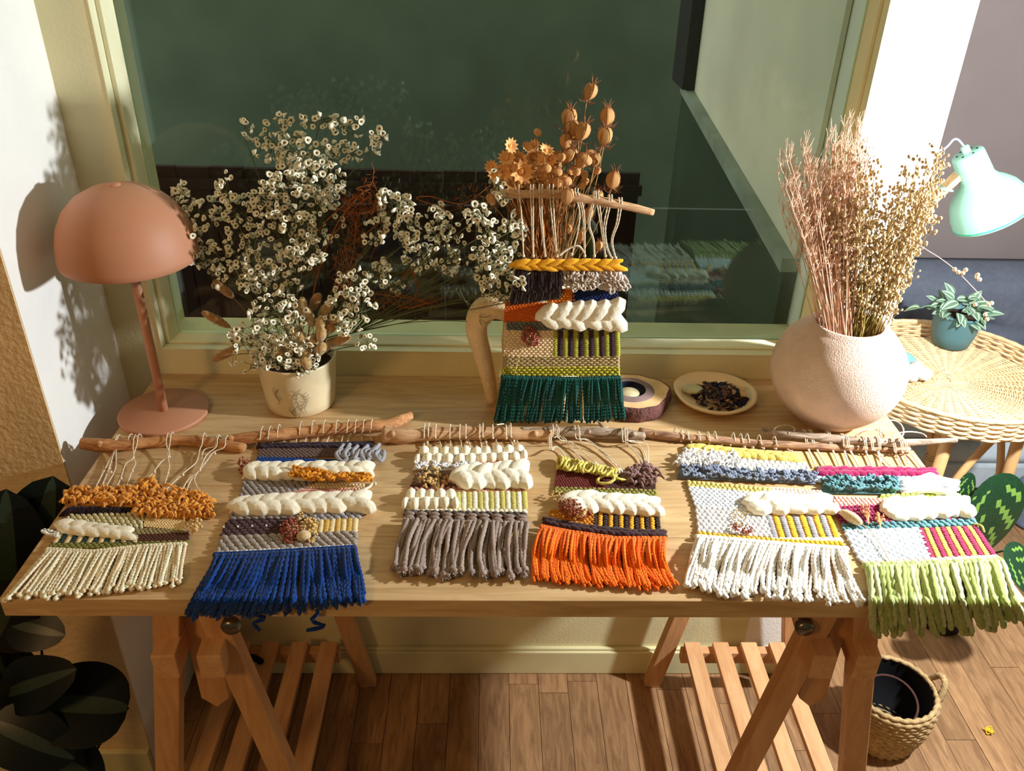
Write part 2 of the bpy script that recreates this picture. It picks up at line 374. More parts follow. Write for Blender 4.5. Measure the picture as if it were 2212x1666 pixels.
def cloth(mb, Q, h0=.0004, h=.0022, n=8):
    """the thin woven ground under the surface yarns"""
    for lo, hi in ((h0, h),):
        V = []; 
        for hh in (hi, lo):
            for v in (0, 1):
                for i in range(n+1): V.append(Q.P(i/n, v, hh))
        m = n+1; F = []
        for i in range(n):
            F.append((i, i+m, i+m+1, i+1)); F.append((2*m+i, 2*m+i+1, 3*m+i+1, 3*m+i)); F.append((i, i+1, 2*m+i+1, 2*m+i)); F.append((m+i, 3*m+i, 3*m+i+1, m+i+1))
        F += [(0, 2*m, 3*m, m), (n, n+m, 3*m+n, 2*m+n)]
        mb.add(V, F)
def weave(mb, Q, nr, nc, h=.0022, fa=.58, fb=.62, tilt=0., jit=.06, col=None, brick=True, res=(6, 4), mi=0, base=.0016):
    for r in range(nr):
        for c in range(nc+(1 if brick and r % 2 else 0)):
            u = (c+(.0 if (brick and r % 2) else .5))/nc; v = (r+.5)/nr
            u = min(max(u+U(-jit, jit)/nc, .01), .99); v = min(max(v+U(-jit, jit)/nr, .01), .99)
            du, dv = Q.D(u, v); tl = tilt if (c+r) % 2 == 0 or not brick else tilt*.6
            k = .6 if (brick and r % 2 and c in (0, nc)) else 1
            ax = (du/nc+dv/nr*tl)*fa*k; ay = dv/nr*fb*U(.9, 1.08)
            ell(mb, Q.P(u, v, base+h*.35), ax, ay, Q.pl.N*h*U(.85, 1.15), res, mi if col is None else col(r, c))
def stripes(mb, Q, nr, nc, h=.0022, fa=.6, fb=.66, na=1):
    weave(mb, Q, nr, nc, h, fa, fb, 0, .05, lambda r, c: (c//na) % 2, brick=False)
def braid(mb, Q, n, h=.010, slope=.55, fat=1., jit=.12, res=(8, 6), two=True):
    """fat roving worked as a chain: slanting overlapping rolls, a row leaning one way above and the other way below"""
    for row in ((.30, -1), (.70, 1)):
        for i in range(n):
            u = (i+.5+(.3 if row[1] > 0 else -.1))/n; u = min(max(u+U(-jit, jit)/n, .05), .96); du, dv = Q.D(u, row[0])
            k = U(.85, 1.2); ax = du/n*.95*k+dv*.26*slope*row[1]; w = dv*.30*fat*U(.85, 1.15)
            ell(mb, Q.P(u, row[0]+U(-.05, .05), h*U(.62, .85)), ax, w-du/n*.25*slope*row[1], Q.pl.N*h*U(.8, 1.05), res)
def rope(mb, Q, n, h=.003, slope=.9):
    for i in range(n):
        u = (i+.5)/n; du, dv = Q.D(u, .5)
        ell(mb, Q.P(u, .5, h), du/n*.75+dv*.28*slope, dv*.42-du/n*.15, Q.pl.N*h)
def loops(mb, Q, n, L=.012, r=.0016, lift=.010, sides=5, down=.7, mi=0, h0=0.):
    for i in range(n):
        u, v = U(.01, .99), U(.04, .85); du, dv = Q.D(u, v); eu, ev = nrm(du), nrm(dv)
        a = Q.P(u, v, .003+h0); w = eu*L*U(-.45, .45); d = ev*L*U(.2, 1.1)*down-ev*L*.1
        b = a+eu*L*U(.25, .5)
        tip = (a+b)/2+d+w; up = Q.pl.N*lift*U(.5, 1.1)
        tube(mb, spline([a, a*.45+tip*.55-eu*L*.2+up, tip+up*.75, b*.45+tip*.55+eu*L*.2+up*.9, b], 11), r*U(.85, 1.15), sides, cap=False, mi=mi)
def shag(mb, Q, n, L=.014, r=.0014, lift=.010, spread=1., mi=0, down=.2):
    for i in range(n):
        u, v = U(0, 1), U(.05, .95); du, dv = Q.D(u, v); eu, ev = nrm(du), nrm(dv)
        a = Q.P(u, v, .002); d = eu*U(-1, 1)*spread+ev*(U(-.8, .8)*spread+down); d = nrm(d)*L*U(.5, 1.1)
        up = Q.pl.N*lift*U(.35, 1.1)
        tube(mb, spline([a, a+d*.45+up, a+d+up*U(.2, .9)], 6), [r*1.05, r*1.1, r*1.15, r*1.1, r, r*.7], 5, cap=True, mi=mi)
def pile(mb, Q, n, r=.0008, lift=.004, mi=0):
    for i in range(n):
        u, v = U(0, 1), U(0, .35); du, dv = Q.D(u, v); v2 = min(1.05, v+U(.5, .85))
        a = Q.P(u, v, .002); b = Q.P(min(max(u+U(-.05, .05), 0), 1), v2, .002+U(0, lift*.7))
        tube(mb, spline([a, (a+b)/2+Q.pl.N*lift*U(.5, 1.3), b], 7), r*U(.8, 1.2), 4, cap=False, mi=mi)
def beads(mb, Q, n, r=.0022, lift=.008, mi=0, stems=True):
    for i in range(n):
        a = U(0, 6.28); q = math.sqrt(U(0, 1)); u, v = .5+.5*q*math.cos(a), .5+.5*q*math.sin(a)
        h = .004+lift*(1-q*q*.8)*U(.6, 1.1); ball(mb, Q.P(u, v, h), r*U(.75, 1.15), (6, 4), mi)
def band(root, name, style, TL, TR, BL, BR, cols, pl=FLAT, sag=0., ground=None, label=None, **kw):
    Q = Quad(pl, TL, TR, BL, BR, sag); mb = MB()
    cols = cols if isinstance(cols, list) else [cols]
    mats = [c if isinstance(c, bpy.types.Material) else yarn(c) for c in cols]
    if ground is not False:
        m0 = MB(); cloth(m0, Q); 
        mb.add(np.concatenate(m0.v), m0.q[0], None, 0)
    style(mb, Q, **kw); o = build(name, mb, mats, root)
    if style in (braid, weave) and len(mats) == 1 and mats[0] is ROV:
        md = o.modifiers.new('felted', 'REMESH'); md.mode = 'VOXEL'; md.voxel_size = .0014; md.use_smooth_shade = True
        sm_ = o.modifiers.new('soft', 'SMOOTH'); sm_.factor = .5; sm_.iterations = 3
    if label: o['label'] = label
    return o
def fringe(root, tops, bots, n, r, cols, pl=FLAT, name='fringe_strand', wob=.6, amp=.2, tw=1.1, knot=True, knot_h=1., tip=None, layers=2, nseg=16, lift=.004, jit=.8, curl=0., lobes=2, endvar=.06, bow=0.):
    """separate strands, each hitched over the edge with a small knot; they follow the table top and drop over its front edge"""
    T = [np.array(t, float) for t in tops]; Bt = [np.array(b, float) for b in bots]
    def along(L, u):
        k = u*(len(L)-1); i = min(int(k), len(L)-2); return L[i]+(L[i+1]-L[i])*(k-i)
    for ly in range(layers):
        for i in range(n):
            u = min(max((i+.5+U(-.25, .25)+.37*ly)/n, .004), .996)
            a = along(T, u); b = along(Bt, min(max(u+U(-jit, jit)/n*2, 0), 1)); b = a+(b-a)*(1+U(-endvar, endvar*.6)-(.05 if ly else 0))
            per = nrm(np.array([-(b-a)[1], (b-a)[0]])); ph = U(0, 6.28); am = U(.3, 1)*wob*10; am2 = U(-1, 1)*wob*13; bw = bow*U(.4, 1.5)
            pts = []; base = (.0025+r if ly == 0 else .0025+r*2.1)
            hh = U(0, lift)
            for k in range(nseg):
                t = k/(nseg-1); p = a+(b-a)*t+per*(bw*4*t*(1-t)+am*math.sin(ph+t*U(5.5, 6.5))*t*(1-t*.3)*.6+am2*t*t*(1-.4*t)+curl*6*math.sin(ph+9*t)*t)
                h = base+hh*math.sin(min(1, t*1.6)*math.pi)+.004*math.exp(-t*9)
                pts.append(pl.drape(p[0], p[1], h))
            pts = spline(pts, nseg*2); rr = np.full(len(pts), r*U(.9, 1.1)); rr[0] *= .8
            if tip == 'fray': rr[-3:] *= [1.15, 1.5, 1.75]
            elif tip == 'knot': rr[-3:] *= [1.0, 1.6, 1.1]
            else: rr[-1] *= .75
            mb = MB(); tube(mb, pts, rr, 7, lobes, tw, amp)
            if knot and ly == 0:
                d = (along(T, min(u+.01, 1))-along(T, max(u-.01, 0))); w = pl(*(a+nrm(d)*3), .004)-pl(*(a-nrm(d)*3), .004)
                ww = nrm(w)*np.linalg.norm(along(T, 1)-along(T, 0))/n*.98/1350
                ell(mb, pl(a[0], a[1], .0045*knot_h), ww, nrm(np.cross(pl.N, w))*r*1.9, pl.N*max(.0042, r*1.7)*knot_h, (8, 6))
            if tip == 'fray':
                for q in range(5):
                    e = pts[-1]; dd = nrm(pts[-1]-pts[-4]); dv = np.array([U(-1, 1), U(-1, 1), U(-.2, .6)])*.003
                    tube(mb, [e-dd*.002, e+dd*.002+dv*.6, e+dd*U(.003, .007)+dv], r*.28, 4, cap=False)
            c = cols[(i*7+ly*3) % len(cols)] if len(cols) > 1 else cols[0]
            build(name, mb, yarn(c) if not isinstance(c, bpy.types.Material) else c, root)
def cord(root, pts, m, pl=FLAT, r=.0008, knots=(), over=True, zs=.020, double=0, name='cord'):
    """a hanging cord; pts in picture measurements, first over the stick, last at the weaving"""
    mb = MB()
    for side in ((-1, 1) if double else (0,)):
        W = []; n = len(pts)
        for i, p in enumerate(pts):
            t = i/(n-1); h = zs if i == 0 else max(.0022, zs*.55*(1-t)**2.2+.0012)
            W.append(pl(p[0]+side*double*(1-.85*t), p[1], h))
        if over and pl is FLAT:
            rs = zs*.5; top = pl(pts[0][0]+side*double, pts[0][1], zs+.0025); f = np.array([(W[1]-top)[0]*.12, 0, 0])
            W = [top+np.array([0, rs+.003, -zs*.9]), top+np.array([0, rs*.7, -.001]), top+f*.5+np.array([0, -rs*.35, -.0002]), top+f+np.array([0, -rs-.0045, -rs*.95])]+[w+np.array([0, 0, .0012]) for w in W[1:]]
        elif over:
            W = [W[0]+np.array([0, .014, -.006]), W[0]+np.array([0, .006, .006])]+W
        P = spline(W, 8*len(W)); tube(mb, P, r, 6, 2, 1.6, .25)
    for k in knots:
        p = pl(k[0], k[1], .005 if pl is FLAT else .002); ball(mb, p, r*2.4, (6, 4))
    return build(name, mb, m, root)
M_cord = yarn((226, 208, 180), 'cotton_cord')
def stick(root, pts, rad, m, pl=FLAT, knots=(), name='driftwood_stick', gap=0.):
    W = [pl(x, y, r+gap) for (x, y), r in zip(pts, rad)]; P = spline(W, 40); R_ = np.interp(np.linspace(0, 1, 40), np.linspace(0, 1, len(rad)), rad)
    R_ = R_*(1+.06*np.sin(np.linspace(0, 31, 40)+U(0, 6))+RNG.uniform(-.04, .04, 40)); mb = MB(); tube(mb, P, R_, 12, 3, .12, .05)
    for t, h in knots:
        i = int(t*39); ball(mb, P[i]+np.array([0, -R_[i]*.55, R_[i]*.55]), R_[i]*h, (8, 6))
    return build(name, mb, m, root)
def bark(name, c1, c2): return wood(name, c1, c2, (5, 30, 30), .8, 5., .0, bump=.2)
B1 = bark('honey_driftwood', (160, 106, 64), (208, 152, 100)); B2 = bark('pale_driftwood', (172, 128, 90), (212, 170, 126)); B3 = bark('grey_driftwood', (112, 92, 76), (184, 160, 136)); B4 = bark('brown_twig', (116, 82, 60), (186, 144, 110))
CREAM = (240, 226, 196); WHITE = (240, 236, 228); ROV = yarn((244, 234, 208), 'wool_roving', .05, .4, 90)
COPPER = mat('copper_beads', (150, 74, 54), .35, .25, 300, spec=.5); STRAW = mat('dried_straw', (206, 172, 112), .8, .2, 200)
def wh(name, label, px, py, pl=FLAT): return thing(name, label, 'wall hanging', pl(px, py, 0), 'woven wall hangings')
def sprig(root, Q, n, r, m, name='dried_flower_head', stem=None, stem_m=None, label=None, lift=.01):
    mb = MB(); beads(mb, Q, n, r, lift)
    if stem is not None:
        for i in range(7): 
            b = Q.P(U(.1, .9), U(.05, .7), .009); tube(mb, bez(stem, (stem+b)/2+np.array([0, 0, .004]), b, 6), .0005, 4)
    o = build(name, mb, m, root)
    if label: o['label'] = label
    return o

# --- 1: cream fringe, orange shag
w = wh('wall_hanging', 'small woven hanging with shaggy orange top and cream fringe, nearest the left table corner', 270, 1120)
stick(w, [(178, 958), (235, 962), (310, 957), (387, 951), (455, 957), (528, 968)], [.0105, .0115, .0095, .0098, .0095, .0085], B1, knots=((.17, .6), (.9, .35)))
for pts, kn in (([(252, 945), (249, 972), (232, 1005), (208, 1052)], [(249, 972)]), ([(281, 942), (250, 974), (237, 1010), (220, 1053)], [(236, 1012)]), ([(255, 944), (251, 975), (249, 1015), (230, 1052)], [(240, 1020)]),
                ([(290, 944), (288, 990), (272, 1004), (262, 1032), (250, 1060)], [(288, 988), (262, 1034)]), ([(299, 942), (288, 988), (293, 1003), (285, 1020), (270, 1062)], [(286, 1018)]),
                ([(361, 940), (366, 985), (348, 1000), (333, 1020), (318, 1038)], [(366, 987), (334, 1020)]), ([(370, 938), (363, 985), (366, 1010), (360, 1035), (350, 1066)], [(363, 1022)]),
                ([(440, 940), (432, 972), (424, 1000), (395, 1025), (352, 1066)], [(395, 1026)]), ([(470, 944), (440, 975), (432, 1015), (405, 1040), (392, 1066)], [(432, 1016)]), ([(472, 945), (446, 985), (430, 1018), (412, 1040), (402, 1066)], []),
                ([(490, 946), (462, 978), (445, 1000), (422, 1030), (424, 1050), (440, 1072)], [(464, 980)])):
    cord(w, pts, M_cord, knots=kn, r=.0010)
OR1 = yarn((234, 152, 50), 'orange_chenille', .3, .5, 120)
band(w, 'orange_shag', shag, (150, 1058), (305, 1058), (140, 1090), (300, 1096), OR1, n=330, L=.013, r=.0019, lift=.011)
band(w, 'orange_shag', shag, (300, 1056), (450, 1072), (300, 1122), (462, 1120), OR1, n=430, L=.013, r=.0019, lift=.012)
mb = MB(); shag(mb, Quad(FLAT, (312, 1036), (350, 1045), (310, 1060), (352, 1065)), 26, .02, .0024, .010, .5); build('orange_tuft', mb, OR1, w)
band(w, 'plum_pile_band', pile, (155, 1094), (298, 1097), (128, 1115), (292, 1111), (42, 22, 30), n=240, r=.001, lift=.003)
band(w, 'sage_weave', weave, (150, 1112), (312, 1108), (140, 1130), (306, 1142), (206, 196, 152), nr=4, nc=13, h=.003, tilt=.6)
band(w, 'cream_patch', weave, (314, 1112), (400, 1124), (310, 1138), (398, 1146), (236, 206, 150), nr=7, nc=14, h=.0014)
band(w, 'cream_roving', braid, (138, 1124), (284, 1140), (118, 1152), (276, 1164), ROV, n=6, h=.007, slope=.8)
band(w, 'olive_grey_row', weave, (283, 1140), (402, 1146), (276, 1158), (400, 1152), (150, 138, 96), nr=3, nc=13, h=.0022)
band(w, 'brown_row', weave, (300, 1155), (408, 1150), (298, 1173), (408, 1169), (88, 52, 40), nr=5, nc=14, h=.0022)
band(w, 'green_cream_stripes', stripes, (126, 1152), (300, 1158), (112, 1174), (298, 1173), [(228, 206, 160), (30, 58, 52)], nr=5, nc=15, h=.0022)
band(w, 'dark_row', rope, (112, 1171), (302, 1172), (110, 1178), (302, 1177), (62, 40, 40), n=22, h=.0018)
band(w, 'olive_row', weave, (110, 1174), (410, 1168), (102, 1188), (406, 1178), (128, 128, 62), nr=3, nc=24, h=.002)
mb = MB(); Q = Quad(FLAT, (96, 1144), (125, 1150), (94, 1158), (122, 1164)); loops(mb, Q, 9, .010, .0016, .006); build('white_curl', mb, yarn(WHITE), w)
fringe(w, [(100, 1188), (200, 1193), (300, 1182), (402, 1176)], [(10, 1296), (140, 1292), (268, 1276), (395, 1262)], 42, .0022, [CREAM, (244, 230, 200), (236, 216, 180)], wob=.35, tip='knot', amp=.26, tw=1.3, endvar=.1)
sprig(w, Quad(FLAT, (405, 1122), (438, 1118), (402, 1150), (436, 1152)), 26, .0026, STRAW, label='pale dried seed heads')

# --- 2: blue fringe
w = wh('wall_hanging', 'largest flat woven hanging with cobalt blue fringe spilling over the table front', 640, 1120)
stick(w, [(500, 950), (560, 944), (640, 936), (720, 927), (800, 921), (846, 916), (887, 897)], [.0085, .0115, .0105, .0105, .011, .0105, .0085], B1, knots=((.02, .9),), gap=.002)
for a, b in (((566, 927), (555, 961)), ((583, 926), (590, 958)), ((602, 922), (616, 958)), ((650, 916), (640, 958)), ((676, 913), (658, 958)), ((701, 913), (683, 957)), ((728, 912), (705, 957)), ((752, 912), (737, 957)), ((769, 912), (750, 957)), ((786, 912), (782, 957)), ((803, 912), (803, 957))):
    cord(w, [a, ((a[0]*.8+b[0]*.2)-5, a[1]*.55+b[1]*.45), b], M_cord, r=.0009, zs=.024)
GREY = (148, 140, 136); NAVY = (12, 64, 140); GREYL = (160, 158, 164)
band(w, 'dark_edge_braid', braid, (556, 958), (808, 954), (553, 970), (806, 966), (48, 34, 44), n=22, h=.004, fat=.9)
band(w, 'taupe_weave', weave, (560, 967), (740, 965), (556, 990), (738, 986), (104, 82, 76), nr=7, nc=20, h=.0014)
band(w, 'blue_weave', weave, (556, 986), (795, 996), (553, 1004), (797, 1008), NAVY, nr=5, nc=34, h=.0014)
mb = MB(); Q = Quad(FLAT, (728, 960), (826, 962), (726, 996), (830, 998))
for i in range(11):
    u = (i+.5)/11+U(-.05, .05); a = Q.P(u-U(-.03, .08), U(.05, .6), .006); b = Q.P(min(u+.14, 1.02), U(.3, .9), .010); c_ = Q.P(u+.02, U(.75, 1.1), .008); d = Q.P(u-.1, U(.4, .9), .012)
    tube(mb, spline([a, b, c_, d, a+np.array([.004, .002, .006])], 20), .0034, 8)
build('grey_chunky_loops', mb, yarn(GREYL, 'grey_tshirt_yarn'), w)
band(w, 'cream_roving', braid, (538, 1003), (798, 1000), (520, 1036), (800, 1030), ROV, n=11, h=.0115, slope=.8)
MUST = yarn((226, 150, 32), 'mustard_yarn', .18, .3)
band(w, 'mustard_loops', loops, (632, 1012), (798, 1030), (624, 1042), (802, 1044), MUST, ground=False, n=84, L=.017, r=.0020, lift=.011, h0=.011)
band(w, 'grey_chunky_weave', weave, (528, 1034), (680, 1044), (518, 1080), (640, 1062), GREY, nr=7, nc=10, h=.0034, fa=.66, tilt=.5)
band(w, 'cream_row', weave, (665, 1043), (788, 1046), (660, 1054), (786, 1060), (236, 212, 170), nr=3, nc=17, h=.002)
cord(w, [(786, 1058), (798, 1052), (806, 1044), (812, 1046)], yarn(CREAM), r=.0022, over=False, zs=.004, name='cream_yarn_tail')
band(w, 'pink_weave', weave, (620, 1058), (790, 1054), (520, 1084), (787, 1068), (206, 148, 128), nr=4, nc=30, h=.002, tilt=.5)
band(w, 'cream_roving', braid, (512, 1076), (795, 1064), (494, 1110), (797, 1102), ROV, n=9, h=.0125, slope=1.)
band(w, 'grey_chunky_row', weave, (500, 1106), (690, 1106), (495, 1124), (685, 1122), GREY, nr=3, nc=12, h=.0032, tilt=.5)
band(w, 'grey_chunky_row', weave, (680, 1106), (784, 1098), (678, 1126), (781, 1119), GREYL, nr=3, nc=7, h=.0036, tilt=.5)
band(w, 'plum_weave', weave, (495, 1122), (625, 1118), (478, 1160), (618, 1153), (74, 52, 56), nr=6, nc=8, h=.0028, fa=.7)
band(w, 'yellow_cream_stripes', stripes, (676, 1124), (775, 1118), (672, 1158), (772, 1150), [(214, 176, 88), (236, 214, 166)], nr=9, nc=8, h=.0018)
band(w, 'grey_chunky_row', weave, (478, 1158), (772, 1148), (468, 1192), (768, 1177), (158, 148, 138), nr=4, nc=17, h=.0034, fa=.68, tilt=.5)
band(w, 'white_row', rope, (468, 1189), (766, 1175), (464, 1198), (765, 1184), WHITE, n=30, h=.002)
for i in range(5):
    mb = MB(); Q = Quad(FLAT, (484, 1136), (606, 1132), (482, 1142), (606, 1138)); ball(mb, Q.P(i/4, .5, .005), .0016, sz=1.5); build('white_stitch', mb, yarn(WHITE), w)
sprig(w, Quad(FLAT, (606, 1120), (652, 1116), (606, 1174), (648, 1172)), 120, .0022, COPPER, label='copper red dried seed cluster', lift=.012)
sprig(w, Quad(FLAT, (625, 1100), (684, 1104), (650, 1176), (694, 1170)), 70, .0024, STRAW, label='straw coloured dried blossom cluster')
mb = MB(); ell(mb, FLAT(656, 1158, .010), np.array([.011, 0, .001]), np.array([0, .009, 0]), np.array([0, 0, .008]), (12, 8)); build('bunny_tail_head', mb, yarn((214, 186, 138), 'bunny_tail', .2, .6), w)
sprig(w, Quad(FLAT, (514, 984), (545, 992), (512, 1022), (535, 1026)), 50, .0021, COPPER, label='copper red seed cluster at the edge')
BLUES = [(8, 50, 114), (6, 44, 104), (12, 60, 130)]
fringe(w, [(462, 1200), (560, 1196), (660, 1190), (768, 1184)], [(402, 1334), (470, 1330), (560, 1328), (700, 1318), (790, 1302)], 40, .0030, BLUES, wob=.75, amp=.24, tw=1.1, endvar=.12, layers=3, lift=.008)
for px, py in ((570, 1362), (693, 1362)):
    mb = MB(); P = [FLAT.drape(px-4+U(-3, 3)*k, 1285+(py-1285)*k/9, .006) for k in range(10)]; tube(mb, spline(P, 24), .0028, 7, 2, 1.1, .24); build('fringe_strand', mb, yarn(BLUES[1]), w)

# --- 3: grey fringe
w = wh('wall_hanging', 'woven hanging with thick taupe grey fringe and puffy cream rows', 1010, 1080)
stick(w, [(828, 938), (885, 942), (950, 937), (1040, 935), (1120, 938), (1192, 940)], [.0150, .0125, .0120, .0120, .0105, .0095], B2, knots=((.1, .5), (.92, .6)), gap=0)
for a, b, kn in (((917, 921), (916, 966), (919, 942)), ((926, 920), (924, 962), (923, 956)), ((941, 922), (953, 966), (948, 941)), ((972, 922), (973, 966), (972, 948)), ((993, 922), (997, 969), (994, 949)), ((1006, 922), (1017, 971), (1008, 955)), ((1036, 922), (1040, 971), (1036, 948)), ((1043, 920), (1053, 970), (1050, 955)), ((1064, 923), (1077, 968), (1072, 955)), ((1093, 924), (1108, 965), (1093, 948)), ((1103, 920), (1122, 965), (1110, 953))):
    cord(w, [a, (a[0]*.6+b[0]*.4, a[1]*.5+b[1]*.5), b], M_cord, knots=[kn], r=.0011, zs=.025)
cord(w, [(1073, 918), (1090, 916), (1101, 921)], M_cord, r=.0012, over=False, zs=.026)
YEL = (200, 178, 84)
band(w, 'yellow_top_row', weave, (914, 965), (1122, 962), (914, 975), (1124, 972), YEL, sag=5, nr=2, nc=20, h=.002, tilt=.7)
band(w, 'cream_puffs', weave, (906, 970), (1132, 966), (898, 1001), (1136, 992), ROV, sag=3, nr=2, nc=10, h=.012, fa=.56, fb=.6, res=(8, 6))
band(w, 'pink_row', weave, (905, 997), (1130, 988), (900, 1006), (1128, 1002), (204, 140, 118), sag=4, nr=2, nc=26, h=.002, tilt=.6)
band(w, 'white_loops', loops, (900, 998), (1020, 1002), (890, 1016), (1018, 1016), yarn((244, 242, 246), 'snow_yarn'), n=46, L=.010, r=.0018, lift=.007)
band(w, 'pink_row', weave, (1015, 1003), (1125, 994), (1012, 1015), (1126, 1006), (200, 132, 112), nr=3, nc=13, h=.002, tilt=.6)
band(w, 'brown_row', weave, (900, 1018), (985, 1016), (888, 1050), (985, 1052), (132, 104, 82), nr=7, nc=10, h=.0016)  # shadow left of the braid, put in as a brown band
band(w, 'cream_braid', braid, (985, 1012), (1132, 1002), (977, 1052), (1137, 1046), ROV, n=6, h=.0145, slope=1.2)
band(w, 'dark_brown_row', weave, (886, 1047), (1133, 1045), (884, 1057), (1133, 1052), (86, 52, 44), nr=2, nc=22, h=.002)
band(w, 'pink_row', weave, (884, 1053), (1134, 1050), (880, 1064), (1134, 1063), (204, 140, 118), nr=2, nc=22, h=.0022, tilt=.6)
band(w, 'cream_puffs', weave, (880, 1062), (984, 1062), (872, 1098), (986, 1096), ROV, nr=2, nc=5, h=.011, fa=.58, fb=.62, res=(8, 6))
band(w, 'lime_white_stripes', stripes, (984, 1060), (1138, 1062), (985, 1099), (1140, 1100), [(202, 190, 104), (242, 234, 210)], nr=12, nc=13, h=.002)
band(w, 'cream_row', rope, (878, 1095), (1138, 1100), (876, 1105), (1138, 1110), CREAM, n=26, h=.002)
band(w, 'charcoal_row', weave, (874, 1102), (1138, 1107), (871, 1115), (1138, 1118), (92, 80, 74), nr=2, nc=18, h=.0026, tilt=.6)
GT = [(148, 128, 116), (140, 120, 108), (156, 136, 124)]
for i in range(10):
    Q = Quad(FLAT, (872, 1106), (1140, 1114), (870, 1122), (1142, 1130)); mb = MB(); du, dv = Q.D((i+.5)/10, .5)
    for v in (.22, .72): ell(mb, Q.P((i+.5)/10, v, .005), du/10*.46, dv*.22, np.array([0, 0, .0042]), (8, 6))
    build('hitch_knot', mb, yarn(GT[0]), w)
fringe(w, [(870, 1120), (960, 1124), (1050, 1126), (1142, 1128)], [(846, 1236), (930, 1240), (1040, 1248), (1146, 1246)], 22, .0034, GT, bow=5, wob=1.0, amp=.12, tw=.8, knot=False, tip='fray', lift=.010, endvar=.08, lobes=3)
sprig(w, Quad(FLAT, (896, 1012), (955, 1000), (905, 1056), (950, 1050)), 46, .0026, STRAW, stem=FLAT(950, 1062, .006), label='straw coloured dried sprig')
sprig(w, Quad(FLAT, (958, 1028), (974, 1030), (955, 1046), (972, 1046)), 9, .0024, mat('peach_petals', (214, 156, 104), .8), stem=FLAT(948, 1064, .006))

# --- 4: orange fringe
w = wh('wall_hanging', 'woven hanging with bright neon orange fringe and copper seed cluster', 1310, 1100)
stick(w, [(1125, 934), (1190, 933), (1260, 934), (1330, 937), (1392, 943)], [.0085, .0085, .0092, .0098, .0082], B3, knots=((.55, .5), (.9, .6)), gap=.004)
mb = MB(); tube(mb, [FLAT(1312, 928, .016), FLAT(1302, 922, .02), FLAT(1290, 909, .028)], [.005, .0035, .0012], 8); build('thorn', mb, B3, w)
for pts, dbl in (([(1198, 922), (1212, 944), (1240, 975), (1265, 1006)], 4), ([(1205, 926), (1235, 958), (1262, 980), (1286, 1000)], 0), ([(1245, 924), (1268, 952), (1300, 978), (1332, 1008)], 4), ([(1250, 930), (1285, 965), (1318, 990), (1340, 1010)], 0),
                 ([(1346, 930), (1353, 958), (1378, 985), (1392, 1010)], 3), ([(1350, 928), (1372, 955), (1392, 980), (1398, 1008)], 0), ([(1352, 930), (1395, 960), (1400, 985), (1400, 1010)], 0), ([(1188, 948), (1200, 966), (1212, 975), (1222, 990)], 2)):
    cord(w, pts, M_cord, r=.0009, double=dbl, zs=.024)
for c_ in ((1288, 1000), (1338, 1012)):
    mb = MB()
    for s_ in (-9, 0, 9): tube(mb, bez(FLAT(c_[0], c_[1], .009), FLAT(c_[0]+s_*.6, c_[1]+3, .015), FLAT(c_[0]+s_, c_[1]+14, .004), 7), .0013, 6)
    build('white_hitch', mb, yarn(WHITE), w)
YC = yarn((206, 186, 84), 'pale_yellow_yarn', .15, .3)
mb = MB()
Q = Quad(FLAT, (1204, 986), (1344, 1012), (1202, 1012), (1344, 1036))
for j in range(2):
    P = []
    for k in range(90):
        t = k/89; P.append(Q.P(.02+.9*t+.045*math.sin(k*1.15+j)+U(-.008, .008), .5+.5*math.cos(k*1.15+j*2)*(1-.4*t)+U(-.08, .08), .008+.006*math.sin(k*.9+j*2)))
    tube(mb, spline(P, 300), .0025, 6, 2, .9, .2)
build('yellow_curls', mb, YC, w)
mb = MB(); c_ = FLAT(1309, 1036, .010); tube(mb, [c_+np.array([.0135*math.cos(a), .010*math.sin(a), .003*math.cos(a)]) for a in np.linspace(0, 6.6, 26)], .0024, 6, 2, .9, .2)
tube(mb, spline([FLAT(1320, 1028, .012), FLAT(1335, 1034, .012), FLAT(1350, 1038, .006)], 8), .0024, 6, 2, .9, .2); build('yellow_loop', mb, YC, w)
band(w, 'dark_red_weave', weave, (1203, 1014), (1318, 1026), (1197, 1056), (1312, 1060), (104, 36, 26), nr=10, nc=20, h=.0014)
band(w, 'brown_weave', weave, (1310, 1028), (1416, 1044), (1306, 1060), (1416, 1064), (82, 46, 36), nr=8, nc=18, h=.0014)
band(w, 'mauve_brown_tuft', shag, (1360, 1010), (1418, 1016), (1354, 1046), (1424, 1050), yarn((128, 92, 84), 'mauve_brown_yarn', .25, .4), ground=False, n=90, L=.017, r=.0021, lift=.012)
band(w, 'olive_row', weave, (1199, 1052), (1418, 1058), (1196, 1066), (1420, 1080), (142, 138, 64), nr=4, nc=22, h=.0018)
band(w, 'white_roving', braid, (1228, 1062), (1420, 1078), (1222, 1102), (1422, 1110), ROV, n=7, h=.0115, slope=1.1)
band(w, 'gold_weave', weave, (1190, 1100), (1284, 1112), (1182, 1128), (1282, 1142), (206, 132, 30), nr=6, nc=9, h=.0022)
band(w, 'gold_brown_stripes', stripes, (1282, 1104), (1424, 1106), (1278, 1144), (1428, 1154), [(54, 36, 34), (222, 160, 36)], nr=8, nc=13, h=.0026)
band(w, 'dark_brown_braid', braid, (1172, 1116), (1436, 1146), (1172, 1132), (1442, 1162), (66, 44, 46), sag=8, n=18, h=.005)
sprig(w, Quad(FLAT, (1204, 1064), (1250, 1062), (1210, 1124), (1292, 1120)), 210, .0022, COPPER, label='copper brown dried seed cluster', lift=.016)
sprig(w, Quad(FLAT, (1186, 1058), (1215, 1058), (1190, 1084), (1215, 1084)), 18, .0018, STRAW); sprig(w, Quad(FLAT, (1230, 1098), (1276, 1100), (1232, 1122), (1274, 1122)), 9, .003, STRAW, lift=.022)
ON = [(255, 108, 14), (255, 122, 22), (255, 98, 10)]
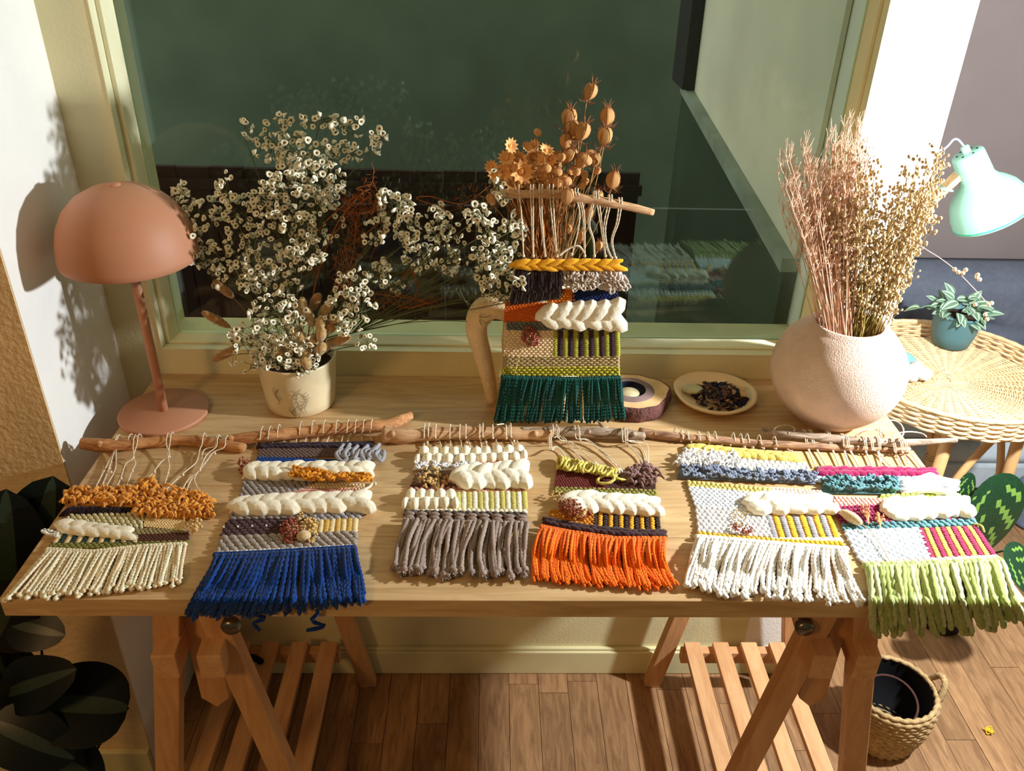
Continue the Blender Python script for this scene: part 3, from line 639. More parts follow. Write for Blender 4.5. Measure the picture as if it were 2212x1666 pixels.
fringe(w, [(1168, 1138), (1230, 1150), (1330, 1164), (1438, 1164)], [(1156, 1252), (1236, 1262), (1348, 1270), (1466, 1272)], 40, .0022, ON, bow=9, wob=.9, amp=.22, tw=1.4, lift=.012, endvar=.07, layers=3)

# --- 5: white fringe
w = wh('wall_hanging', 'woven hanging with white tasselled fringe and gold and grey striped block', 1640, 1100)
stick(w, [(1380, 934), (1470, 945), (1590, 955), (1700, 962), (1830, 968), (1965, 972)], [.0085, .0078, .0072, .007, .0062, .005], B4, knots=((.1, .4),), gap=0)
for a, b in (((1460, 928), (1470, 954)), ((1473, 932), (1491, 956)), ((1485, 933), (1504, 955)), ((1510, 935), (1530, 958)), ((1530, 936), (1558, 960)), ((1545, 935), (1576, 962)), ((1585, 938), (1607, 967)), ((1601, 940), (1625, 968)), ((1615, 940), (1648, 970)), ((1641, 943), (1674, 971)), ((1674, 946), (1708, 976))):
    cord(w, [a, (a[0]*.6+b[0]*.4-2, a[1]*.5+b[1]*.5+2), b], M_cord, r=.0009, zs=.016, knots=[(b[0]+2, b[1]-1)])
band(w, 'yellow_braid', braid, (1486, 958), (1726, 982), (1480, 978), (1726, 1000), (216, 190, 96), n=13, h=.006)
band(w, 'white_shag', shag, (1474, 976), (1592, 984), (1462, 1010), (1592, 1012), yarn((244, 240, 236), 'fluffy_white', .06, .6), n=300, L=.011, r=.0017, lift=.011)
band(w, 'white_row', weave, (1590, 990), (1742, 1000), (1590, 1014), (1750, 1022), WHITE, nr=3, nc=13, h=.0026)
SLATE = yarn((122, 130, 148), 'slate_blue_yarn', .2, .3)
band(w, 'slate_loops', loops, (1468, 1008), (1755, 1022), (1462, 1034), (1762, 1046), SLATE, n=170, L=.012, r=.0019, lift=.010)
band(w, 'yellow_row', weave, (1482, 1038), (1668, 1054), (1487, 1052), (1662, 1070), (214, 196, 112), nr=2, nc=18, h=.0024)
band(w, 'white_weave', weave, (1486, 1050), (1640, 1064), (1502, 1096), (1630, 1104), (228, 230, 236), nr=9, nc=13, h=.0022)
band(w, 'beige_row', weave, (1662, 1052), (1776, 1060), (1640, 1074), (1780, 1076), (226, 206, 184), nr=4, nc=15, h=.0016)
band(w, 'white_roving', braid, (1622, 1066), (1786, 1074), (1612, 1108), (1796, 1106), ROV, n=5, h=.012, slope=.9)
band(w, 'white_fuzzy_weave', weave, (1502, 1094), (1650, 1102), (1508, 1150), (1668, 1162), yarn((236, 232, 228), 'fuzzy_white', .05, .6), nr=8, nc=13, h=.0028)
band(w, 'gold_grey_stripes', stripes, (1650, 1106), (1792, 1104), (1668, 1166), (1814, 1162), [(158, 152, 152), (226, 170, 36)], nr=14, nc=10, h=.0022)
band(w, 'white_row', rope, (1665, 1160), (1816, 1160), (1668, 1174), (1822, 1174), WHITE, n=18, h=.0026)
band(w, 'yellow_rope', rope, (1506, 1147), (1820, 1168), (1506, 1159), (1822, 1181), (222, 170, 44), sag=4, n=30, h=.003)
sprig(w, Quad(FLAT, (1572, 1128), (1630, 1136), (1572, 1146), (1628, 1158)), 40, .0018, COPPER, label='small copper sprig'); sprig(w, Quad(FLAT, (1578, 1098), (1620, 1100), (1590, 1138), (1612, 1138)), 26, .0016, STRAW)
fringe(w, [(1504, 1160), (1600, 1168), (1710, 1178), (1828, 1186)], [(1484, 1262), (1560, 1284), (1690, 1296), (1866, 1300)], 34, .0026, [(240, 230, 216), (246, 238, 226), (232, 220, 204)], wob=.8, tip='knot', amp=.24, tw=1.2, lift=.010, endvar=.17, bow=4, layers=3)

# --- 6: lime fringe
w = wh('wall_hanging', 'woven hanging with lime green fringe and magenta bands at the right table corner', 1980, 1100)
stick(w, [(1645, 931), (1690, 937), (1770, 946), (1860, 953), (1950, 957), (2066, 951)], [.006, .0085, .0078, .0075, .0062, .0045], B3, knots=((.25, .4), (.6, .5)), gap=.010)
for a, b in (((1738, 933), (1762, 1010)), ((1752, 934), (1785, 1010)), ((1790, 936), (1815, 1012)), ((1820, 942), (1836, 1013)), ((1828, 944), (1857, 1013)), ((1866, 948), (1884, 1012)), ((1896, 948), (1905, 1013)), ((1928, 952), (1947, 1004)), ((1944, 952), (1962, 1004)), ((1880, 950), (1925, 1010)), ((1954, 954), (1990, 1010))):
    cord(w, [a, (a[0]*.6+b[0]*.4-3, a[1]*.55+b[1]*.45), b], M_cord, r=.0010, zs=.022, double=2)
for c_, rr, a0, a1 in (((1926, 932), (26, 24), 2.0, 7.3), ((1880, 942), (30, 14), 2.9, 6.0), ((1965, 945), (36, 12), 3.0, 6.2), ((1695, 928), (22, 9), 2.6, 6.6)):
    mb = MB(); tube(mb, [FLAT(c_[0]+rr[0]*math.cos(a), c_[1]+rr[1]*math.sin(a), .026+.004*math.sin(a*2)) for a in np.linspace(a0, a1, 22)], .0012, 6, 2, 1.5, .2)
    build('loose_cord_loop', mb, M_cord, w)
MAG = yarn((146, 18, 72), 'magenta_yarn', .2, .3); TEAL = yarn((84, 128, 132), 'teal_yarn', .18, .35); LIME = (196, 206, 96)
band(w, 'magenta_braid', braid, (1764, 1008), (2015, 1012), (1763, 1030), (2022, 1028), MAG, n=15, h=.006)
band(w, 'pale_blue_row', weave, (1764, 1028), (2028, 1029), (1760, 1042), (2032, 1040), (216, 224, 234), nr=2, nc=22, h=.0024)
band(w, 'teal_loops', loops, (1775, 1032), (1935, 1034), (1775, 1066), (1935, 1068), TEAL, n=90, L=.015, r=.0022, lift=.012)
mb = MB(); Q = Quad(FLAT, (1940, 1036), (2066, 1036), (1938, 1066), (2072, 1070))
for i in range(64):
    v = U(0, 1); u0 = U(0, .35); u1 = U(.7, 1.05); a, b = Q.P(u0, v, .003), Q.P(u1, v+U(-.08, .08), .004); tube(mb, spline([a, (a+b)/2+np.array([0, 0, U(.004, .012)]), b], 9), .0021, 6, 2, 1.2, .2)
build('white_tassel', mb, yarn((244, 244, 246), 'bright_white'), w)
band(w, 'lime_row', weave, (1902, 1068), (2072, 1066), (1900, 1080), (2078, 1078), LIME, nr=2, nc=16, h=.0024)
band(w, 'pink_weave', weave, (1800, 1072), (1912, 1078), (1803, 1098), (1908, 1092), (222, 172, 156), nr=4, nc=12, h=.002, tilt=.5)
band(w, 'magenta_weave', weave, (1800, 1094), (1925, 1088), (1816, 1134), (1925, 1126), MAG, nr=6, nc=14, h=.0022)
band(w, 'magenta_row', weave, (1910, 1116), (2100, 1106), (1908, 1130), (2106, 1122), MAG, nr=3, nc=20, h=.0022)
band(w, 'white_roving', braid, (1912, 1080), (2086, 1076), (1918, 1122), (2095, 1112), ROV, n=6, h=.0115, slope=1.1)
band(w, 'teal_row', weave, (1814, 1131), (2106, 1119), (1822, 1147), (2113, 1135), TEAL, nr=2, nc=22, h=.0026, tilt=.4)
band(w, 'pale_blue_weave', weave, (1823, 1145), (1984, 1140), (1858, 1214), (2010, 1207), (216, 222, 224), nr=11, nc=9, h=.0026, fa=.66)
band(w, 'magenta_yellow_stripes', stripes, (1982, 1142), (2110, 1136), (2008, 1207), (2152, 1198), [MAG, (218, 188, 84)], nr=16, nc=11, h=.0022)
band(w, 'taupe_row', rope, (1860, 1210), (2152, 1198), (1866, 1223), (2164, 1210), (206, 186, 168), n=20, h=.0028)
mb = MB(); tube(mb, spline([FLAT(2103, 1132, .004), FLAT(2120, 1136, .008), FLAT(2126, 1150, .004)], 12), .0016, 6); build('lime_yarn_tail', mb, yarn(LIME), w)
mb = MB(); a, b = FLAT(1816, 1104, .010), FLAT(1862, 1132, .012); d = (b-a)/2; ell(mb, (a+b)/2, d*1.05, nrm(np.cross(d, [0, 0, 1]))*.0085, np.array([0, 0, .0085]), (12, 8)); tube(mb, spline([b, FLAT(1892, 1162, .010), FLAT(1928, 1222, .008)], 12), .0007, 5); build('bunny_tail_head', mb, MATS['bunny_tail'], w)
sprig(w, Quad(FLAT, (1858, 1082), (1880, 1082), (1862, 1120), (1884, 1120)), 12, .0022, mat('peach_petals', (214, 156, 104)), stem=FLAT(1876, 1134, .008), lift=.014); sprig(w, Quad(FLAT, (1886, 1108), (1914, 1106), (1888, 1130), (1910, 1130)), 14, .0022, MATS['peach_petals'], stem=FLAT(1900, 1142, .008), lift=.014)
fringe(w, [(1868, 1224), (1960, 1222), (2060, 1218), (2166, 1212)], [(1882, 1372), (1980, 1368), (2095, 1370), (2216, 1352)], 26, .0038, [(160, 168, 98), (172, 180, 110), (186, 190, 138), (146, 158, 84)], wob=.9, amp=.14, tw=.7, lift=.010, endvar=.09, layers=3)

# --- 7: the hanging one, in front of the tall vase
UP = Upright(.130)
w = wh('hanging_tapestry', 'woven tapestry hanging upright before the tall vase, with dark green fringe and yellow chain edge', 1210, 700, UP)
stick(w, [(1078, 420), (1140, 419), (1200, 420), (1270, 430), (1340, 443), (1412, 459)], [.0062, .0066, .0068, .0074, .0072, .0048], B2, UP, gap=-.008)
for pts, dbl in (([(1121, 410), (1126, 460), (1131, 556)], 0), ([(1149, 410), (1150, 470), (1152, 556)], 3), ([(1168, 410), (1169, 470), (1178, 556)], 3), ([(1191, 410), (1195, 480), (1203, 556)], 4), ([(1243, 418), (1252, 460), (1248, 500), (1235, 552)], 0), ([(1246, 418), (1260, 460), (1263, 556)], 3),
                 ([(1285, 424), (1272, 480), (1282, 520), (1284, 556)], 2), ([(1290, 424), (1298, 480), (1308, 556)], 3), ([(1318, 432), (1306, 490), (1310, 530), (1322, 560)], 3), ([(1340, 438), (1334, 480), (1322, 520), (1330, 560)], 3)):
    cord(w, pts, M_cord, UP, r=.0011, zs=.004, double=dbl, knots=[(pts[-1][0], pts[-1][1]-3)])
cord(w, [(1208, 552), (1230, 536), (1250, 532), (1262, 545)], M_cord, UP, r=.0018, over=False, zs=.006)
kw = dict(pl=UP)
band(w, 'yellow_chain', braid, (1112, 561), (1338, 562), (1110, 583), (1340, 583), yarn((226, 158, 30), 'chain_yellow'), n=9, h=.006, slope=1.5, fat=.8, **kw)
band(w, 'dark_fur', pile, (1114, 582), (1212, 580), (1100, 656), (1214, 642), yarn((44, 26, 30), 'dark_fur_yarn', .4, .3), n=800, r=.0008, lift=.010, **kw)
band(w, 'grey_loops', loops, (1212, 582), (1342, 584), (1214, 618), (1354, 622), yarn((200, 184, 172), 'loop_grey', .12, .3), n=120, L=.015, r=.0018, lift=.012, down=1., **kw)
band(w, 'orange_patch', weave, (1186, 626), (1240, 622), (1182, 662), (1240, 660), (214, 122, 26), nr=8, nc=7, h=.002, **kw)
band(w, 'navy_weave', weave, (1236, 628), (1334, 632), (1236, 661), (1334, 660), (20, 38, 92), nr=7, nc=13, h=.0022, **kw)
band(w, 'burnt_orange_weave', weave, (1092, 652), (1190, 655), (1088, 697), (1176, 695), (204, 96, 24), nr=10, nc=13, h=.0012, **kw)
band(w, 'cream_braid', braid, (1172, 660), (1340, 652), (1164, 706), (1338, 710), ROV, n=6, h=.014, slope=1.3, **kw)
band(w, 'grey_green_row', weave, (1094, 694), (1337, 698), (1094, 714), (1337, 713), (104, 108, 98), nr=3, nc=22, h=.0024, tilt=.5, **kw)
band(w, 'cream_weave', weave, (1090, 712), (1197, 714), (1088, 770), (1194, 772), (226, 198, 156), nr=12, nc=11, h=.0018, **kw)
band(w, 'green_purple_stripes', stripes, (1194, 711), (1338, 710), (1193, 772), (1340, 770), [(160, 158, 56), (56, 34, 52)], nr=15, nc=13, h=.002, **kw)
band(w, 'taupe_rows', weave, (1088, 769), (1338, 768), (1085, 796), (1338, 793), (172, 150, 104), nr=6, nc=20, h=.002, **kw)
band(w, 'lime_rows', weave, (1085, 792), (1338, 790), (1083, 812), (1339, 812), (172, 166, 52), nr=4, nc=22, h=.0024, **kw)
sprig(w, Quad(UP, (1122, 706), (1160, 704), (1130, 750), (1172, 746)), 120, .0021, COPPER, label='copper red seed cluster', lift=.010)
mb = MB(); tube(mb, spline([UP(1132, 745, .006), UP(1122, 770, .008), UP(1110, 812, .006)], 8), .0009, 5); build('seed_stem', mb, STRAW, w)
DG = [(10, 66, 60), (8, 56, 52), (14, 78, 68)]
fringe(w, [(1083, 814), (1170, 818), (1260, 819), (1340, 816)], [(1064, 915), (1150, 914), (1260, 914), (1350, 908)], 46, .0025, DG, pl=UP, wob=.3, amp=.24, tw=1.3, lift=.008, endvar=.02, layers=3)
# ------------------------------------------------------------------ terracotta table lamp
M_terra = mat('terracotta_lacquer', (188, 130, 98), .55, .03, 12, spec=.35)
lx, ly = -.6365, .1605
t = thing('table_lamp', 'terracotta coloured dome table lamp standing at the left end of the table', 'lamp', (lx, ly, TOP))
mb = MB(); lathe(mb, [(0, .0005), (.077, .0005), (.0785, .002), (.0785, .0065), (.077, .008), (0, .008)], (lx, ly, TOP), 64); build('base', mb, M_terra, t, True).data.polygons
mb = MB(); tube(mb, [(lx, ly, TOP+.007), (lx, ly, TOP+.15), (lx, ly, TOP+.315)], .0078, 16); build('stem', mb, M_terra, t)
mb = MB(); lathe(mb, [(.0078, -.004), (.012, -.001), (.0175, .006), (.0185, .016), (.0185, .030), (0, .032)], (lx, ly, TOP+.276), 28); build('socket', mb, M_terra, t)
pr = [(.106, 0), (.1082, .0015), (.1085, .012), (.106, .034), (.099, .060), (.086, .084), (.066, .104), (.040, .117), (.016, .1225), (0, .123)]
mb = MB(); lathe(mb, pr, (lx, ly, TOP+.300), 64); lathe(mb, [(r*.985, z-.002 if z > .01 else z) for r, z in pr], (lx, ly, TOP+.300), 64); lathe(mb, [(.106, 0), (.1044, 0)], (lx, ly, TOP+.300), 64); build('lamp_shade', mb, M_terra, t)
mb = MB(); lathe(mb, [(.010, 0), (.010, .003), (.007, .005), (0, .0055)], (lx, ly, TOP+.421), 20); build('finial', mb, M_terra, t)
mb = MB(); box(mb, (lx-.0105, ly+.006, TOP+.034), (lx-.0070, ly+.012, TOP+.044)); build('cable_outlet', mb, mat('black_plastic', (20, 18, 18), .5), t)

# ------------------------------------------------------------------ white cylindrical pot with dried flowers
px_, py_ = -.398, .207
M_crack = mat('crackled_cream_glaze', (228, 210, 170), .38, .10, 18, .15, 60, .5)
t = thing('flower_pot', 'cream glazed cylindrical pot holding the white dried flowers', 'pot', (px_, py_, TOP))
mb = MB(); lathe(mb, [(0, .0005), (.058, .0005), (.0625, .004), (.0640, .02), (.0680, .06), (.0705, .094), (.0715, .098), (.0700, .1005), (.0665, .098), (.064, .08), (.060, .02), (0, .018)], (px_, py_, TOP), 56); build('body', mb, M_crack, t)
mb = MB(); lathe(mb, [(0, 0), (.0655, 0)], (px_, py_, TOP+.078), 32); build('soil', mb, mat('dry_moss', (60, 44, 32), 1, .4, 120), t)
mb = MB()
def on_pot(a, z): r = .0645+.07*z+.0002; return (px_+r*math.sin(a), py_-r*math.cos(a), TOP+z)
def twig(mb, a, z0, h, s):
    L_ = [on_pot(a+s*.05*math.sin(k*.9)+.02*k*s*.3, z0+h*k/7) for k in range(8)]; tube(mb, L_, .00028, 4)
    for k in range(2, 8):
        p = np.array(L_[k]); 
        for d in (-1, 1):
            q = on_pot(a+s*.05*math.sin(k*.9)+.02*k*s*.3+d*.09, z0+h*k/7+.006); tube(mb, [p, (p+q)/2, q], .00024, 4)
twig(mb, .13, .004, .055, 1); twig(mb, .36, .012, .04, -1); twig(mb, -.02, .002, .02, 1); twig(mb, -.42, .03, .03, 1); tag(build('twig_drawing', mb, mat('ink_grey', (70, 66, 56), .8), t), 'fine grey twig drawing on the glaze')

# --- baby's breath: sprays of tiny white cup flowers on thin branching stems
M_pet = mat('dried_white_petal', (236, 230, 204), .85, .06, 60); M_eye = mat('flower_heart', (112, 88, 44), .9)
M_stem = mat('green_grey_stem', (94, 96, 62), .9, .2, 50); M_dryst = mat('straw_stem', (170, 128, 78), .8, .2, 60)
fm = MB()
lathe(fm, [(.10, -.55), (.62, -.12), (1.0, .28), (.86, .44), (.60, .30), (.34, .12)], (0, 0, 0), 8, 0, wob=.09)
lathe(fm, [(.36, .12), (.30, .02), (0, -.02)], (0, 0, 0), 6, 1)
FLO = fm.mesh('floret', [M_pet, M_eye])
BREATH = [
 ('white dried spray rising highest above the cream pot', [(600, 300, 68, 50, 84), (528, 285, 20, 28, 8), (690, 262, 52, 18, 16), (765, 275, 50, 20, 20), (818, 305, 20, 26, 20), (655, 330, 60, 30, 26), (722, 325, 70, 24, 28), (760, 330, 30, 20, 12)], (620, 560)),
 ('dense white dried spray in the upper middle of the pot', [(615, 405, 56, 32, 66), (690, 385, 55, 40, 84), (640, 360, 40, 24, 30), (575, 430, 40, 40, 40), (650, 440, 60, 36, 50), (710, 420, 30, 30, 26)], (640, 620)),
 ('white dried spray leaning left beside the lamp shade', [(395, 430, 26, 36, 36), (490, 405, 22, 32, 26), (450, 455, 44, 32, 36), (530, 455, 44, 36, 36), (430, 520, 34, 36, 30), (405, 525, 24, 20, 10), (460, 560, 40, 30, 30), (525, 520, 50, 34, 34), (430, 565, 18, 14, 8), (470, 595, 26, 26, 14)], (590, 690)),
 ('full white dried spray in the centre of the bouquet', [(620, 500, 60, 46, 76), (660, 545, 46, 36, 54), (560, 570, 52, 36, 56), (600, 610, 56, 34, 50), (530, 600, 36, 36, 26), (690, 480, 50, 44, 24)], (630, 720)),
 ('low white dried spray spilling over the front of the pot', [(600, 665, 50, 36, 40), (575, 705, 56, 40, 50), (630, 735, 50, 32, 34), (545, 735, 44, 30, 26), (655, 760, 30, 30, 20), (505, 750, 14, 40, 12), (540, 790, 20, 16, 5), (650, 796, 30, 18, 14), (600, 775, 50, 20, 34), (670, 775, 30, 16, 16), (560, 770, 30, 20, 16), (640, 670, 40, 30, 20)], (640, 770)),
 ('white dried spray hanging right of the pot', [(765, 610, 36, 34, 34), (735, 650, 30, 32, 28), (780, 660, 32, 32, 26), (750, 700, 46, 28, 24), (790, 740, 22, 16, 12), (720, 700, 30, 20, 12)], (690, 770)),
 ('white dried spray arching right over the dark glass', [(850, 445, 40, 36, 54), (890, 500, 36, 40, 54), (905, 555, 36, 34, 34), (815, 500, 30, 40, 24), (945, 470, 24, 30, 18), (960, 500, 36, 40, 36), (965, 565, 26, 34, 30), (815, 590, 28, 30, 34), (855, 620, 26, 16, 12), (990, 545, 26, 30, 16), (760, 520, 46, 40, 14)], (700, 690)),
 ('white dried spray reaching furthest right before the beige vase', [(1070, 395, 16, 28, 16), (1088, 420, 14, 22, 14), (1030, 465, 26, 26, 30), (1050, 495, 40, 24, 24), (1110, 485, 22, 26, 24), (1122, 505, 14, 26, 20), (1060, 545, 40, 34, 44), (1095, 560, 26, 34, 34), (1100, 585, 20, 20, 14), (1050, 590, 24, 26, 26), (1075, 625, 36, 30, 34), (1135, 610, 24, 18, 22), (1012, 640, 26, 30, 20), (1040, 690, 22, 18, 24), (1095, 645, 34, 22, 24), (1150, 600, 12, 10, 10)], (760, 720))]
rim = np.array([px_, py_, TOP+.10])
for bi, (lab, cl, hub) in enumerate(BREATH):
    yb = (.235, .20, .19, .17, .125, .15, .165, .150)[bi]
    base = rim+np.array([U(-.03, .03), U(-.03, .02), -.012]); t = thing('babys_breath', lab, 'dried flower', base, 'dried baby\'s breath in the cream pot')
    h3 = hy(hub[0], hub[1], (yb+.2)/2); sm = MB(); fl = []
    tube(sm, bez(base, (base+h3)/2+np.array([0, 0, .02]), h3, 8), .0012, 5)
    for cx, cy, rx, ry, n in cl:
        yc = yb+U(-.025, .03); c = hy(cx, cy+ry*.4, yc); mid = (h3+c)/2+np.array([0, 0, U(.0, .03)]); tube(sm, bez(h3, mid, c, 9), .0008, 4)
        subs = [c+(hy(cx+U(-.6, .6)*rx, cy+U(-.5, .5)*ry, yc+U(-.03, .02))-c) for _ in range(max(2, n//7))]
        for s_ in subs: tube(sm, bez(c, (c+s_)/2+np.array([0, 0, .004]), s_, 5), .00055, 3, cap=False)
        for k in range(int(n*1.0)):
            a = U(0, 6.28); q = math.sqrt(U(0, 1)); p = hy(cx+rx*q*math.cos(a)*1.08, cy+ry*q*math.sin(a)*1.08, min(yc+U(-.035, .03), .262))
            s_ = subs[int(np.argmin([np.sum((p-z)**2) for z in subs]))]
            tube(sm, bez(s_, (p+s_)/2+np.array([0, 0, -.003]), p, 4), .0004, 3, cap=False); fl.append(p)
    build('stems', sm, M_stem, t)
    for p in fl[:300]:
        d = nrm(np.array([U(-1, 1), U(-1.3, .35), U(-.5, 1.1)])); M3 = Vector(d).to_track_quat('Z', 'Y').to_matrix(); s_ = U(.0040, .0062)
        inst(FLO, t, 'floret', p, mat=M3 @ Matrix.Diagonal((s_, s_, s_*U(.8, 1.1))))
# --- bunny tail grasses
M_bt = mat('bunny_tail_fluff', (204, 166, 106), .95, .2, 200, .8, 600, .1, .6); M_btd = mat('bunny_tail_amber', (184, 132, 70), .95, .2, 200, .8, 600, .1, .6)
BT = [(654, 668, 5, 54, .135), (681, 652, 28, 44, .16), (703, 670, 38, 46, .15), (668, 686, -12, 44, .128), (716, 696, 62, 50, .14), (692, 702, 10, 40, .125), (706, 712, 70, 40, .13), (694, 722, 12, 34, .115), (650, 734, 16, 34, .115), (640, 724, 20, 30, .128), (738, 734, 62, 42, .135), (693, 754, 30, 32, .108), (661, 762, 10, 30, .11), (609, 764, 5, 26, .12), (662, 784, -8, 34, .104), (715, 742, 50, 36, .14), (676, 738, 0, 32, .12),
      (483, 625, -38, 52, .17), (466, 690, -52, 62, .15), (488, 764, -118, 66, .12)]
def pod_thing(name, label, cat, group, head, base, hm, sm_, bulge=None):
    pass
for i, (x, y, ang, L_, yy) in enumerate(BT):
    amber = i >= 17 or i in (1, 4, 6, 10)
    lab = {0: 'bunny tail head standing upright left of the bunny tail cluster', 16: 'fluffy beige bunny tail grass head among the white flowers'}.get(i, 'fluffy beige bunny tail grass head among the white flowers') if i < 17 else ('single bunny tail grass head standing up left among the white sprays', 'amber bunny tail head pointing left below the window corner', 'amber bunny tail head drooping left of the pot rim')[i-17]
    c = hy(x, y, yy); a = math.radians(ang); d = np.array([math.sin(a), -.12, math.cos(a)]); d = nrm(d)
    t = thing('bunny_tail', lab, 'dried grass', c, 'bunny tail grasses in the cream pot' if 0 < i < 17 else None)
    hl = L_/2/1270; w_ = .0088 if i < 17 else .0075; mb = MB(); X = nrm(np.cross(d, [0, 1, .2])); Yv = np.cross(d, X)
    v, q, tr_ = SPH[(12, 8)]; vv = v.copy(); vv *= (1+RNG.uniform(-.06, .06, len(v)))[:, None]; mb.add(c+vv[:, :1]*X*w_+vv[:, 1:2]*Yv*w_+vv[:, 2:3]*d*hl*1.1, q, tr_)
    for k in range(46):
        n_ = nrm(RNG.normal(size=3)); p = c+X*n_[0]*w_*.95+Yv*n_[1]*w_*.95+d*n_[2]*hl; e = p+(X*n_[0]+Yv*n_[1])*.0028+d*.0032; tube(mb, [p, (p+e)/2, e], [.0005, .0003, .0001], 3, cap=False)
    build('seed_head', mb, M_btd if amber else M_bt, t)
    mb = MB(); b = rim+np.array([U(-.02, .02), U(-.04, 0), -.01]); e = c-d*hl*.95; tube(mb, bez(b, e-d*.03, e, 8), .0006, 4); build('stem', mb, M_dryst, t)
# --- curling orange brown fern tangle, asparagus wisp
M_curl = mat('rusty_fern', (150, 84, 36), .9, .25, 90)
def tangle(lab, paths, feather, yy, m, nm='dried_fern'):
    base = rim.copy(); t = thing(nm, lab, 'dried plant', base); mb = MB(); f = MB()
    for P in paths:
        W = spline([hy(x, y, yy+.02*math.sin(i*1.7)) for i, (x, y) in enumerate(P)], 12*len(P)); tube(mb, W, np.linspace(.0013, .0006, len(W)), 5)
    for cx, cy, rx, ry, n in feather:
        for k in range(n):
            p = hy(cx+U(-rx, rx), cy+U(-ry, ry), yy+U(-.02, .02)); d = RNG.normal(size=3)*np.array([.006, .003, .009]); tube(f, spline([p, p+d*.5+RNG.normal(size=3)*.0015, p+d], 5), .0004, 3, cap=False)
    build('curling_stems', mb, m, t)
    if feather: tag(build('feathery_leaves', f, m, t), kind='stuff')
tangle('rusty curling dried fern looping above the middle of the bouquet', [[(660, 780), (680, 620), (720, 500), (770, 430), (800, 410), (812, 440), (790, 460), (740, 455), (715, 440), (705, 425)], [(690, 560), (720, 510), (765, 450), (800, 420), (770, 408), (805, 402), (820, 430), (800, 465)], [(640, 510), (680, 505), (712, 470), (770, 425), (790, 440)], [(770, 480), (760, 560), (735, 610), (725, 640)]],
       [(765, 500, 22, 60, 150), (745, 590, 22, 40, 130), (770, 440, 30, 22, 110), (808, 440, 18, 20, 60), (800, 390, 10, 16, 26)], .16, M_curl)
tangle('rusty dried fern trailing right across the lower glass', [[(690, 780), (720, 660), (770, 635), (850, 640), (920, 650)], [(740, 650), (800, 632), (880, 640), (925, 655), (965, 642)], [(780, 632), (840, 625), (890, 580), (880, 630)], [(760, 645), (830, 650), (880, 665), (930, 655), (930, 676)], [(895, 590), (905, 640), (925, 660)], [(830, 655), (825, 680), (790, 690)], [(960, 450), (900, 430), (930, 425), (1000, 440), (1060, 400)], [(770, 520), (830, 480), (800, 560)]],
       [(880, 652, 60, 8, 110), (780, 640, 30, 10, 50), (1030, 425, 40, 26, 50)], .17, M_curl)
tangle('dark green feathery wisp behind the right spray', [[(700, 770), (790, 680), (850, 600), (950, 545)], [(820, 630), (900, 600), (960, 600)]], [(870, 580, 80, 40, 260)], .215, mat('dark_feather_green', (58, 62, 34), .9))

# ------------------------------------------------------------------ tall beige vase with a long handle, behind the hanging tapestry
M_beige = mat('rough_beige_clay', (240, 208, 162), .95, .08, 40, .7, 240)
vx, vy = .048, .214
t = thing('tall_vase', 'tall rough beige clay vase with a long loop handle, behind the hanging tapestry', 'vase', (vx, vy, TOP))
mb = MB(); lathe(mb, [(0, .0005), (.060, .0005), (.064, .006), (.070, .06), (.074, .13), (.070, .19), (.056, .235), (.046, .262), (.048, .275), (.044, .276), (.042, .26), (.05, .22), (0, .10)], (vx, vy, TOP), 40, wob=.01); build('body', mb, M_beige, t)
hp = [hy(1100, 668, .19), hy(1062, 662, .188), hy(1034, 684, .186), hy(1030, 720, .186), hy(1045, 775, .19), hy(1056, 822, .20), hy(1062, 862, .207)]
mb = MB(); P = spline(hp, 40); tube(mb, P, np.interp(np.linspace(0, 1, 40), [0, .25, .5, 1], [.029, .031, .026, .0155]), 16, flat=.7); build('handle', mb, M_beige, t)
mouth = np.array([vx, vy, TOP+.262])
M_star = mat('orange_star_flower', (228, 168, 104), .9, .2, 80); M_bead = mat('tan_bead_flower', (206, 150, 96), .85, .15, 60)
sf = MB()
for k in range(11):
    a = 2*math.pi*k/11; d = np.array([math.cos(a), math.sin(a), .55]); s_ = np.array([-math.sin(a), math.cos(a), 0])
    sf.add([d*.15-s_*.13, d*.15+s_*.13, d*.65+s_*.2+[0, 0, .05], d*1.0+[0, 0, -.02], d*.65-s_*.2+[0, 0, .05]], [(0, 1, 2, 4)], [(4, 2, 3)])
ball(sf, (0, 0, .12), .28, (6, 4)); STARM = sf.mesh('flower_head', M_star, False)
bm_ = MB(); lathe(bm_, [(0, -.5), (.5, -.42), (1, 0), (.95, .35), (.6, .6), (0, .55)], (0, 0, 0), 9); BEADM = bm_.mesh('flower_head', M_bead)
STARS = [(1100, 316, 17), (1136, 320, 13), (1155, 316, 14), (1178, 328, 17), (1124, 345, 22), (1150, 340, 24), (1176, 348, 20), (1062, 362, 16), (1100, 365, 24), (1126, 372, 26), (1152, 370, 22), (1085, 390, 22), (1110, 398, 24), (1138, 396, 20), (1096, 345, 20), (1165, 385, 20), (1190, 345, 18), (1200, 365, 18), (1070, 378, 16), (1180, 385, 18), (1206, 342, 16)]
BEADS = [(1161, 287, 9), (1213, 340, 9), (1202, 356, 12), (1194, 364, 9), (1182, 364, 9), (1206, 372, 10), (1186, 390, 12), (1216, 382, 9), (1172, 364, 8), (1246, 362, 10), (1250, 353, 8), (1262, 378, 9), (1264, 392, 9), (1232, 372, 8), (1232, 388, 8), (1275, 333, 10), (1270, 348, 9), (1290, 369, 9), (1245, 372, 9), (1205, 394, 12), (1225, 392, 10), (1258, 402, 8), (1238, 330, 9), (1166, 392, 8), (1175, 405, 8), (1210, 405, 10)]
